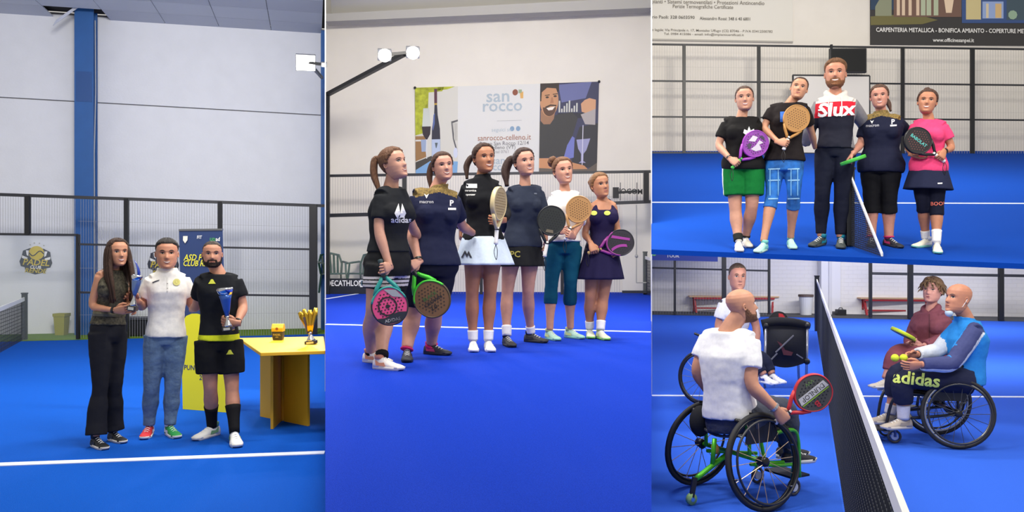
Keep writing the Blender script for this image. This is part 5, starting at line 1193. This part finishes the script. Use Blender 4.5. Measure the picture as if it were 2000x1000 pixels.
# ------------------------------------------------------------------ upper court: five players
G1 = person('woman in black T-shirt and green shorts with a purple racket, leftmost of five', floor3,
    dict(T=(1453, 169), C=(1455, 217), S=[(1418, 242), (1478, 242)], E=[(1402, 284), (1492, 285, .12)], W=[(1424, 316, -.14), (1500, 312, .2)], H=[(1434, 322), (1469, 322)], K=[(1436, 407), (1469, 404)], N=[(1442, 487), (1456, 479)]),
    .05, w=1.12, skin=(206, 156, 132), hair=('short', (72, 50, 40), dict(front=.88, th=.03)), face=dict(smile=.9, eye=.018, jaw=1.06),
    top=dict(m=cB((24, 23, 24)), hem=333, sleeve=.66, ex=.018, sex=.02), bot=dict(m=cB((16, 110, 48)), k='legs', end=382, ex=.02, exf=lambda t: .022+.03*t, name='shorts', mats=[W_], zone=lambda p, c: 1 if (p-c['Hp'][0]).dot(c['l']) < -.085 and int(((p-c['Hp'][0]).dot(c['fw'])+.5)/.022) % 2 == 0 and abs((p-c['Hp'][0]).dot(c['fw'])) < .05 else 0), socks=(cB((40, 42, 40)), 459),
    shoes=sh((236, 230, 214), (226, 220, 208)), feet=(.1, .25),
    hands=(dict(grip=(1438, 320), head=(1476, 280), racket=dict(label='purple and white patterned padel racket held by the woman in green shorts', faces=mat((140, 60, 160), .4, var=.2, scale=20), rim=mat((150, 56, 170), .4), handle=mat((70, 180, 70), .6), n=(.1, -1, 0), k=1.02,
        deco=dict(hole=mat((60, 40, 70), .5), items=[(poly([(-.07, -.03), (-.02, .01), (-.03, .06), (-.075, .04)]), (0, 0), mat((214, 206, 216), .5), 0), (poly([(.0, -.07), (.05, -.05), (.08, .0), (.03, .02), (.045, .06), (.0, .05), (.01, -.01)]), (0, 0), mat((206, 198, 210), .5), 0), (poly([(-.05, -.07), (-.01, -.08), (-.02, -.03), (-.055, -.035)]), (0, 0), mat((70, 60, 80), .5), 0), (poly([(-.02, .07), (.04, .08), (.02, .1), (-.015, .1)]), (0, 0), mat((60, 50, 70), .5), 0)]))), None))
pdecal(G1, 'shirt', 1463, 259, poly([(-.055, .0), (-.045, .035), (-.015, .02), (0, .06), (.015, .02), (.045, .035), (.055, .0), (.02, -.03), (-.02, -.03)]), W_, 'logo')
watch(G1, 0)
G2 = person('woman in dark T-shirt and blue plaid leggings with tilted head, second of five', floor3,
    dict(T=(1566, 152), C=(1555, 195), S=[(1507, 215), (1573, 213)], E=[(1491, 250), (1586, 262, .1)], W=[(1522, 273, -.18), (1592, 290, .22)], H=[(1514, 318), (1549, 318)], K=[(1509, 378), (1551, 376)], N=[(1491, 490), (1544, 482)]),
    .02, skin=(204, 152, 122), hair=('short', (66, 46, 38), dict(front=.89, th=.028)), face=dict(smile=.4, eye=.018),
    top=dict(m=cB((32, 27, 28)), hem=315, sleeve=.6, ex=.018, sex=.02), bot=dict(m=mat((30, 100, 172), .8, var=.55, scale=9), k='legs', end=407, ex=.010, name='leggings'),
    shoes=sh((170, 220, 206), (190, 226, 200), (120, 200, 190)), feet=(-.35, .2),
    hands=(dict(grip=(1535, 281), head=(1551, 242), racket=dict(label='tan honeycomb padel racket held by the woman in plaid leggings', faces=mat((166, 118, 56), .5), rim=mat((178, 128, 64), .5), handle=mat((230, 226, 220), .6), n=(0, -1, .05), k=1.0, deco=dict(hole=mat((96, 62, 26), .6)))), None))
for x, y in ((1528, 228), (1570, 218)): pdecal(G2, 'shirt', x, y, rect(-.02, -.05, .02, .05), mat((40, 100, 190), .7), 'print')
for y in (330, 352, 388): 
    for x in (1512, 1550): pdecal(G2, 'leggings', x, y, gridpoly(-.055, .055, lambda x: -.006, lambda x: .006, 6, 1), mat((150, 196, 226), .8), 'plaid_stripe')
for x in (1504, 1520, 1545, 1558): pdecal(G2, 'leggings', x, 350, gridpoly(-.005, .005, lambda x: -.16, lambda x: .1, 1, 8), mat((120, 180, 220), .8), 'plaid_stripe')

def hz(p, c):
    lat = abs((p-c['p1']).dot(c['l'])); d_ = c['d']
    if lat > .185: return 3
    return 0 if p.z > zpy(202, d_) else (1 if p.z > zpy(230, d_) else 2)
M1 = person('tall smiling man in grey, red and navy hoodie and dark trousers at the net', floor3,
    dict(T=(1632, 118), C=(1631, 173), S=[(1601, 202), (1664, 202)], E=[(1582, 250, .12), (1690, 246, .12)], W=[(1572, 285, .25), (1704, 280, .25)], H=[(1614, 293), (1650, 293)], K=[(1606, 378), (1644, 378)], N=[(1603, 479), (1641, 481)]),
    0, 'm', skin=(198, 142, 116), hair=('short', (104, 70, 44), dict(front=.87, th=.07, topv=.6)), beard=((122, 82, 56), .016), face=dict(smile=1, eye=.016),
    top=dict(m=cB((204, 198, 192)), mats=[cB((196, 34, 52)), cB((34, 35, 48)), cB((128, 126, 130))], hem=291, sleeve=1.9, ex=.024, sex=.022, hood=1, name='hoodie', cuts=lambda c: [(V((0, 0, zpy(y, c['d']))), V((0, 0, 1))) for y in (202, 230)], zone=hz),
    bot=dict(m=cB((26, 29, 44)), k='legs', ex=.014, exf=lambda t: .02-.004*t, t1=1.93), shoes=sh((52, 60, 60), (64, 70, 64), (20, 130, 150)), feet=(-.5, .05), hands=(None, None))
pdecal(M1, 'hoodie', 1632, 215, text('Slux', .185, .03, .1, sx=1.1), W_, 'lettering'); pdecal(M1, 'hoodie', 1602, 215, rect(-.02, -.008, .03, .008), W_, 'lettering')
for x in (1618, 1644): pdecal(M1, 'hoodie', x, 200, gridpoly(-.004, .004, lambda x: -.14, lambda x: .06, 1, 8), mat((232, 228, 222), .8), 'drawstring')

G4 = person('woman in navy polo with golden shoulders and black capri leggings, resting racket on net', floor3,
    dict(T=(1716.5, 167), C=(1718.5, 212), S=[(1692, 238), (1753, 238)], E=[(1681, 282), (1773, 262, .1)], W=[(1666, 308, -.12), (1785, 290, .22)], H=[(1703, 326), (1738, 326)], K=[(1702, 386), (1736, 386)], N=[(1702, 479), (1736, 480)]),
    0, w=1.2, skin=(206, 150, 132), hair=('pony', (86, 62, 50), dict(at=(-.42, .5), side=-.5, len=.6, front=.88)), face=dict(smile=.8, eye=.018, jaw=1.05),
    top=dict(m=cB((28, 31, 52)), hem=337, sleeve=.72, ex=.02, sex=.02, collar=1, **gold_zone(229)), bot=dict(m=cB((20, 20, 24)), k='legs', end=416, ex=.014, name='leggings'), socks=(cB((206, 60, 110)), 461),
    shoes=sh((36, 38, 46), (50, 50, 56), (206, 60, 110)), feet=(0, .75),
    hands=(dict(grip=(1660, 315), head=(1667, 312.5, -.27), th=1, racket=dict(label='bright green padel racket seen edge-on, resting on the short net', faces=mat((60, 150, 50), .4), rim=mat((64, 176, 60), .4), handle=mat((60, 160, 60), .6), n=(-.42, -.2, 1), strap=False, k=.95)), None))
pdecal(G4, 'shirt', 1703, 238, poly([(-.018, .018), (0, -.018), (.018, .018), (0, .006)]), W_, 'logo'); pdecal(G4, 'shirt', 1704, 245, text('macron', .04, .01), mat((180, 180, 188), .7), 'lettering'); pdecal(G4, 'shirt', 1744, 238, text('P', .065, .03), mat((206, 206, 214), .7), 'crest'); pdecal(G4, 'shirt', 1745, 245, rect(-.03, -.008, .03, .008), mat((206, 206, 214), .7), 'crest')
G5 = person('woman in pink T-shirt and navy skirt over leggings, rightmost of five', floor3,
    dict(T=(1814, 176), C=(1808, 223), S=[(1788, 246), (1842, 247)], E=[(1773, 285), (1860, 289)], W=[(1780, 303, -.05), (1852, 300, -.14)], H=[(1798, 326), (1829, 326)], K=[(1803, 398), (1830, 401)], N=[(1808, 482), (1829, 491)]),
    0, skin=(196, 138, 108), hair=('bun', (74, 50, 40), dict(at=(.06, -.15, 1.0), r=.15, front=.88, band=(.04, -.1, 1.0))), face=dict(smile=1, eye=.016),
    top=dict(m=cB((226, 70, 118)), hem=337, sleeve=.6, ex=.018, sex=.02), bot=dict(m=cB((24, 26, 42)), k='legs', end=(412, 421), ex=.010, name='leggings', skirt=dict(m=cB((34, 38, 62)), t0=330, t1=370, fl=.055, pleat=.004, np=9)), socks=(cB((236, 234, 230)), 450),
    shoes=sh((232, 228, 206), (120, 196, 180), (240, 238, 230)), feet=(-.7, .1),
    hands=(dict(dir=(.6, -.3, -.3)), dict(grip=(1835, 308), head=(1795, 277), racket=dict(label='black padel racket with teal lettering held by the woman in pink', faces=mat((36, 32, 34), .4), rim=mat((24, 24, 26), .4), handle=mat((226, 224, 222), .6), n=(-.05, -1, 0), k=1.02,
        deco=dict(hole=mat((110, 60, 60), .5), items=[(text('BABOLAT', .042, .015), (0, .0), mat((90, 190, 180), .5), -PI/2+PI*.0)])))))
watch(G5, 1)
pdecal(G5, 'skirt', 1836, 358, rect(-.02, -.006, .02, .006), W_, 'logo'); pdecal(G5, 'leggings', 1834, 398, text('BOOM', .05, .015), mat((220, 110, 90), .7), 'lettering')

# ------------------------------------------------------------------ wheelchairs
def wheelchair(label, c, fwd, R=.305, track=.56, frame=(40, 42, 46), spoke=(150, 150, 155), rimc=(150, 152, 156), back=.30, seatz=.47, camber=.1, anti=False, foot=True, ff=.42, nsp=18, casterc=(60, 60, 62)):
    c = V(c); f = V((fwd[0], fwd[1], 0)).normalized(); z = V((0, 0, 1)); l = z.cross(f); e = empty('wheelchair', c, label, 'wheelchair')
    T = lambda a, b, h: c+f*a+l*b+z*h
    mf, mt, mr, ms = mat(frame, .35, .3), mat((34, 34, 36), .7), mat(rimc, .3, .7), mat(spoke, .4, .5)
    for sg in (-1, 1):
        n = (l*sg*math.cos(camber)+z*math.sin(camber)).normalized(); u = f; v = u.cross(n)*(-1); v = v if v.z > 0 else -v
        o = T(0, sg*track/2, R*math.cos(camber)+.003)
        ci = lambda r, k, m=40, w=0: o+(u*math.cos(2*PI*k/m)+v*math.sin(2*PI*k/m))*r+n*w
        t = mk('wheel', G().tube([ci(R-.015, k) for k in range(40)], .017, 8, closed=True), mt, e, True)
        mk('rim', G().tube([ci(R-.037, k) for k in range(40)], .011, 6, closed=True), mr, t, True)
        mk('push_rim', G().tube([ci(R-.05, k, w=.05) for k in range(40)], .009, 6, closed=True), mat((40, 40, 43), .4), t, True)
        for k in range(6): mk('push_rim_tab', G().tube([ci(R-.04, k+.3, 6, .005), ci(R-.05, k+.3, 6, .05)], .006, 5), M_silver, t)
        mk('hub', G().tube([o-n*.03, o-n*.028, o+n*.03, o+n*.034], [.02, .034, .03, .016], 14), mat((40, 40, 42), .3, .5), t, True)
        for k in range(nsp):
            a = ci(.028, k+.5*(k % 2), nsp, .022 if k % 2 else -.02); mk('spoke', G().tube([a, ci(R-.042, k, nsp)], .0026, 4), ms, t)
    for sg in (-1, 1):
        q = sg*(track/2-.09)
        mk('side_frame', G().tube(cpath([T(-.06, q, seatz+back), T(-.04, q, seatz+.02), T(.0, q, seatz-.04), T(ff*.7, q, seatz), T(ff*.98, q*.9, seatz-.06), T(ff*1.1, q*.75, .12)], 5), .014, 8), mf, e, True)
        mk('lower_tube', G().tube([T(-.02, q, .28), T(ff*.55, q, .24), T(ff*.95, q*.85, .22)], .013, 8), mf, e, True); mk('upright', G().tube([T(-.03, q, R), T(-.03, q, seatz)], .013, 8), mf, e, True)
        cp_ = T(ff*.95, sg*(track/2-.13), 0); k = mk('caster', G().tube([cp_+(f*math.cos(2*PI*i/18)+z*math.sin(2*PI*i/18))*.05+z*.062 for i in range(18)], .011, 6, closed=True), mat(casterc, .5), e, True)
        mk('caster_hub', G().tube([cp_+z*.062-l*.012, cp_+z*.062+l*.012], .03, 10), mat((190, 196, 204), .4), k); mk('fork', G().bar(cp_+z*.062+l*.02, cp_+z*.2+l*.005, .014, .03), mat((30, 60, 120) if not anti else frame, .4), k)
        mk('push_handle', G().tube([T(-.06, q, seatz+back-.02), T(-.15, q, seatz+back+.01)], .014, 8), M_black, e, True)
        mk('side_guard', G().prism([T(-.1, q+sg*.03, seatz-.05), T(.2, q+sg*.03, seatz-.05), T(.16, q+sg*.03, seatz+.12), T(-.06, q+sg*.03, seatz+.16)], l*sg*.006), M_black, e)
    mk('axle_bar', G().tube([T(0, -track/2+.02, R), T(0, track/2-.02, R)], .016, 10), mf, e, True)
    mk('seat', G().box(T(ff*.4, 0, seatz+.0), (ff*.42, track/2-.1, .028), (f, l, z)), M_black, e, bev=.015)
    mk('backrest', G().prism([T(-.045, -track/2+.1, seatz+.02), T(-.045, track/2-.1, seatz+.02), T(-.065, track/2-.1, seatz+back), T(-.065, -track/2+.1, seatz+back)], f*.02), cloth((34, 34, 37)), e)
    if foot: mk('footplate', G().box(T(ff*1.2, 0, .11), (.09, .13, .008), (f, l, z)), M_black, e, bev=.004)
    if anti:
        mk('rear_tube', G().tube(cpath([T(-.03, 0, .3), T(-.16, 0, .24), T(-.3, .0, .17)], 4), .018, 8), mf, e, True); mk('rear_brace', G().tube([T(-.16, 0, .24), T(-.14, 0, seatz-.05)], .016, 8), mf, e, True)
        cp_ = T(-.34, 0, 0); mk('rear_fork', G().bar(T(-.31, 0, .18), cp_+z*.05, .03), M_black, e); k = mk('rear_caster', G().tube([cp_-l*.014+z*.04, cp_+l*.014+z*.04], .038, 14), mat((150, 190, 120), .5), e, True); mk('caster_hub', G().tube([cp_-l*.017+z*.04, cp_+l*.017+z*.04], .016, 8), M_silver, k)
        mk('hip_bag', G().ball(T(-.1, .19, seatz+.03), (.08, .07, .11), (f, l, z)), cloth((40, 41, 44)), e, True); mk('cross_brace', G().tube([T(ff*.2, -.16, .26), T(ff*.75, -.16, .24)], .014, 8), mf, e, True)
        mk('lumbar_bar', G().tube(cpath([T(.1, .2, seatz+.02), T(-.08, .19, seatz+.0), T(-.12, 0, seatz-.03), T(-.08, -.19, seatz), T(.1, -.2, seatz+.02)], 5), .011, 8), mat((90, 92, 98), .4, .5), e, True); mk('sticker', G().ball(T(-.10, .04, seatz-.13), (.012, .04, .04), (f, l, z)), mat((206, 150, 60), .5), e)
    return e
ph = math.radians(28); fA = V((math.cos(ph), math.sin(ph), 0)); nw = floor4(1490, 996); cA = nw+V((-math.sin(ph), math.cos(ph), 0))*.30
wheelchair('green framed sports wheelchair of the bald man in white T-shirt', cA, fA, .315, .60, (84, 190, 40), (196, 170, 140), (44, 44, 46), .10, .47, .16, True, nsp=16, ff=.44)
fB = V((-.985, .17, 0)); nw = floor4(1871, 877); cBk = nw+V((.17, .985, 0))*.27
wheelchair('black wheelchair with silver rims of the man in blue jacket', cBk, fB, .302, .54, (44, 46, 52), (70, 72, 78), (176, 178, 180), .26, .45, .05, ff=.50)
fC = V((.75, -.66, 0)); cC = V((.249*9.2, 9.25, 0))
wheelchair('wheelchair of the man at the back left, mostly hidden behind bald man', cC, fC, .305, .56, (44, 46, 52), (150, 150, 155), (60, 60, 64), .3, .47, .06)
fD = V((-.80, -.6, 0)); cD = V((.5115*8.65, 8.75, 0))
wheelchair('dark wheelchair of the woman in mauve sweatshirt', cD, fD, .30, .54, (40, 42, 46), (120, 120, 125), (60, 60, 64), .3, .47, .05)

# ------------------------------------------------------------------ lower court: four players
H1 = person('bald bearded man in white T-shirt seen from behind in the green wheelchair', floor4,
    dict(T=(1444, 564), C=(1452, 631), S=[(1383, 661, .12), (1466, 665, -.12)], E=[(1360, 724, .1), (1467, 754, -.2)], W=[(1388, 772, .22), (1505, 803, -.16)], H=[(1402, 815, .1), (1452, 820, -.1)], K=[(1516, 790, .4), (1536, 795, .1)], N=[(1535, 893, .42), (1546, 905, .15)]),
    2.45, 'm', cor=False, w=1.12, skin=(214, 160, 134), d=5.55, back=True, seated=True, beard=((104, 74, 58), .02), face=dict(yaw=1.72, smile=.1, slim=.95),
    top=dict(m=cB((236, 236, 236)), t0=.02, sleeve=.62, ex=.022, sex=.022), bot=dict(m=mat((58, 64, 80), .85, var=.2, scale=14, bump=.3, bscale=30), k='legs', ex=.016, t1=1.85),
    shoes=sh((44, 44, 48), (220, 220, 218), lift=1), feet=(1.9, 1.9), hands=(None, dict(grip=(1527, 815, -.02), head=(1575, 777), racket=dict(label='red rimmed padel racket held by the bald man in white T-shirt', faces=mat((84, 84, 78), .45), rim=mat((206, 52, 58), .4), handle=mat((230, 226, 224), .6), n=(.1, -1, .05), k=.98,
        deco=dict(hole=mat((36, 36, 36), .5), items=[(poly([(-.032, -.105), (.018, -.115), (.018, .115), (-.032, .105)]), (0, 0), mat((206, 204, 198), .5), 0), (poly([(.022, -.11), (.03, -.11), (.03, .108), (.022, .108)]), (0, 0), mat((150, 190, 60), .5), 0), (text('DUNLOP', .045, .02), (-.007, 0), mat((50, 50, 52), .5), -PI/2), (text('B', .06, .03), (.07, -.02), mat((206, 52, 58), .5), -PI/2), (text('VVV', .035, .02), (-.075, .02), mat((110, 140, 80), .5), -PI/2)])))))
c_ = H1['objs'][list(H1['objs'])[0]]
watch(H1, 1, mat((170, 176, 180), .3, .6), .036)
H2 = person('short-haired man in white T-shirt sitting behind the bald man', floor4,
    dict(T=(1441, 515), C=(1440, 567), S=[(1414, 594), (1464, 594)], E=[(1402, 638), (1478, 640)], W=[(1412, 682, -.12), (1476, 690, -.12)], H=[(1405, 690, .2), (1435, 692, .1)], K=[(1470, 700, -.2), (1488, 698, -.1)], N=[(1492, 748, -.25), (1508, 746, -.15)]),
    .2, 'm', w=1.08, skin=(204, 148, 126), d=9.0, seated=True, hair=('short', (92, 76, 60), dict(front=.86, th=.03)), face=dict(yaw=.25, smile=.1, slim=.9),
    top=dict(m=cB((234, 234, 234)), t0=.0, sleeve=.65, ex=.022, sex=.022), bot=dict(m=cB((36, 40, 60)), k='legs', ex=.016, t1=1.85), shoes=sh((230, 230, 234), (240, 240, 240), (60, 80, 160), lift=1), feet=(.7, .7), hands=(None, None))
H3 = person('woman in mauve zip sweatshirt with short tousled hair sitting beside the man in blue', floor4,
    dict(T=(1823, 543), C=(1819, 591), S=[(1792, 622), (1843, 620)], E=[(1778, 662), (1845, 664)], W=[(1782, 674, -.24), (1802, 676, -.26)], H=[(1800, 690), (1833, 690)], K=[(1750, 688, -.38), (1772, 694, -.36)], N=[(1730, 757, -.4), (1748, 764, -.36)]),
    -.3, w=1.22, skin=(214, 158, 144), d=8.65, seated=True, hair=('messy', (118, 92, 64), dict(front=.82, th=.07)), face=dict(yaw=-.35, smile=0, eye=.018, jaw=1.08),
    top=dict(m=cB((132, 76, 84)), t0=.0, sleeve=1.9, ex=.024, sex=.022, hood=1, name='sweatshirt'), bot=dict(m=cB((134, 74, 84)), k='legs', ex=.018, t1=1.7), shoes=sh((206, 196, 180), (226, 220, 210), lift=1), feet=(-1.0, -1.0),
    hands=(dict(grip=(1790, 668), head=(1764, 652, -.12), racket=dict(label='black and yellow padel racket lying in the lap of the woman in mauve', faces=mat((46, 50, 50), .4), rim=mat((190, 206, 40), .4), handle=mat((40, 40, 40), .6), n=(0, -.3, .95), k=.95, strap=False)), dict(dir=(-.8, -.4, -.1), td=(0, -.2, 1), curl=(.6, .7, .5))))
pdecal(H3, 'sweatshirt', 1815, 628, gridpoly(-.004, .004, lambda x: -.2, lambda x: .08, 1, 8), mat((96, 52, 58), .8), 'zip')
def seg(p, a, b):
    t = max(0, min(1, (p-a).dot(b-a)/(b-a).length_squared)); return p-(a+(b-a)*t), t
def jz(p, c):
    r1, t1 = seg(p, c['S'][1], c['E'][1]); r2, t2 = seg(p, c['E'][1], c['W'][1])
    q = r1 if r1.length < r2.length else r2
    if q.length < .075 and p.y < c['S'][1].y+.06:
        return 2 if (q.z < -.012 and q.x > -.05 and r1.length < r2.length and q.x > .0) or (r2.length <= r1.length and q.z < -.032) else 1
    r1, t1 = seg(p, c['S'][0], c['E'][0]); r2, t2 = seg(p, c['E'][0], c['W'][0])
    if min(r1.length, r2.length) < .075 and (t1 > .35 or r2.length < r1.length): return 2
    return 0
H4 = person('bald man in blue track jacket with navy sleeves sitting in the black wheelchair', floor4,
    dict(T=(1875, 554), C=(1868, 612), S=[(1872, 640, .16), (1905, 646, -.14)], E=[(1832, 686, .12), (1860, 712, -.22)], W=[(1790, 692, -.02), (1798, 712, -.24)], H=[(1874, 738, .12), (1893, 744, -.1)], K=[(1750, 722, .1), (1758, 738, -.1)], N=[(1738, 826, .12), (1764, 837, -.06)]),
    -1.15, 'm', cor=False, w=1.12, skin=(206, 146, 120), d=7.2, seated=True, face=dict(yaw=-1.32, smile=.0, slim=.95, brow=(120, 90, 76)),
    top=dict(m=cB((44, 132, 208)), mats=[cB((66, 72, 116)), cB((206, 212, 222))], t0=-.08, sleeve=1.95, ex=.022, sex=.022, collar=1, name='jacket', zone=jz, it=4), bot=dict(m=cB((34, 38, 62)), k='legs', ex=.022, t1=1.62),
    socks=(cB((206, 204, 208)), 790), shoes=sh((176, 164, 152), (196, 188, 178), (150, 140, 130), L=.29, lift=1), feet=(-1.45, -1.4), hands=(dict(dir=(-1, -.2, -.15), td=(0, -.3, 1), curl=(.5, .5, .3)), dict(dir=(-1, -.1, -.15), td=(0, -.3, 1), curl=(.5, .5, .3))))
watch(H4, 0, r=.035)
vt = text('adidas', .15, .025); pdecal(H4, 'trousers', 1790, 741, ([(x*.98+y*.1, y-x*.06) for x, y in vt[0]], vt[1]), mat((206, 222, 110), .8), 'lettering')
g = G(); g.ball(H4['h2w'](V((0, .3, -.02))), (.032, .04, .034), n=12, k=8); mk('face_mask', g, cloth((186, 206, 226)), H4['e'], True)
for sg in (-1, 1): g = G(); g.tube([H4['h2w'](V((sg*.12, .28, .02))), H4['h2w'](V((sg*.31, .05, .25))), H4['h2w'](V((sg*.36, -.05, .5)))], .0025, 4); mk('mask_strap', g, M_white, H4['e'])
# tennis balls in his hands
for x, y in ((1748, 699), (1765, 699)):
    mk('padel_ball', G().ball(P(x, y, H4['d']-.16), .033, n=16, k=12), mat((206, 222, 50), .8, bump=.3, scale=120), smooth=True, label='yellow padel ball in the hands of the man in blue, %s' % ('left of two' if x < 1755 else 'right of two'), cat='ball', group='balls held by the man in blue')

# ------------------------------------------------------------------ folding frame with the black bag
c0 = floor4(1536, 757); e = empty('folding_bag_frame', c0, 'black fabric bag hanging in a chrome folding frame behind the racket of bald man', 'bag')
D = c0.y; k = D/F; al = mat((190, 192, 198), .3, .8)
def bx(px, py, dd=0): return P(px, py, D+dd)
for x0, dd in ((1577, -.1), (1556, .2), (1496, -.1), (1508, .2)): a = bx(x0, 634, dd); b = floor4(x0, 757-dd*14); mk('leg', G().tube([a, V((a.x, b.y, .01))], .017, 8), al, e, True)
g = G(); rings = []
for i in range(13):
    v = i/12; row = []
    for j in range(15):
        u = j/14; p = bx(lerp(1494, 1574, u)+4*math.sin(v*3)*(1-u), lerp(634, 708+10*math.sin(PI*u), v), -.1-.10*math.sin(PI*u)*math.sin(PI*min(1, v*1.1))); row.append(p)
    rings.append(row)
V_ = [p for r in rings for p in r]; Fc = [(i*15+j, i*15+j+1, (i+1)*15+j+1, (i+1)*15+j) for i in range(12) for j in range(14)]; g.add(V_, Fc); g.add([p+V((0, .12, 0)) for p in V_], Fc); g.add([V_[j] for j in range(15)]+[V_[j]+V((0, .12, 0)) for j in range(15)], [(j, j+1, 16+j, 15+j) for j in range(14)])
mk('bag', g, cloth((44, 45, 50)), e, True)
mk('top_roll', G().tube(cpath([bx(1488, 633, -.05), bx(1515, 628, -.1), bx(1550, 630, -.1), bx(1578, 637, -.05)], 4), .055, 10), cloth((36, 37, 41)), e, True)
for a, b in (((1515, 688), (1550, 655)), ((1500, 709), (1518, 690)), ((1568, 700), (1556, 692))): mk('strap', G().bar(bx(*a, -.24), bx(*b, -.24), .014), mat((120, 120, 126), .5), e)
for x in (1496, 1576): mk('joint', G().ball(bx(x, 706, -.1), .04, n=10, k=6), M_black, e); mk('joint', G().ball(bx(x, 636, -.1), .04, n=10, k=6), M_black, e)
fq = Fr(bx(1533, 680, -.235), (1, 0, .1), (0, 0, 1)); mk('logo', flat(G(), fq, poly([(-.1, .1), (-.04, .06), (.0, -.02), (.1, -.06), (.08, -.1), (-.02, -.08), (-.05, .02)])), mat((96, 44, 52), .6), e)
r = racket('black and red padel racket head standing on the folding bag frame', bx(1521, 668, .06), bx(1520, 624, .06), (0, -1, 0), mat((36, 34, 38), .5), mat((30, 30, 32), .5), M_black, dict(items=[(poly([(0, .0), (.06, .02), (.08, .06), (.05, .1), (.0, .11)]), (0, 0), mat((186, 36, 48), .5), 0)]), strap=False, k=.98)
bpy.data.scenes.remove(TS)
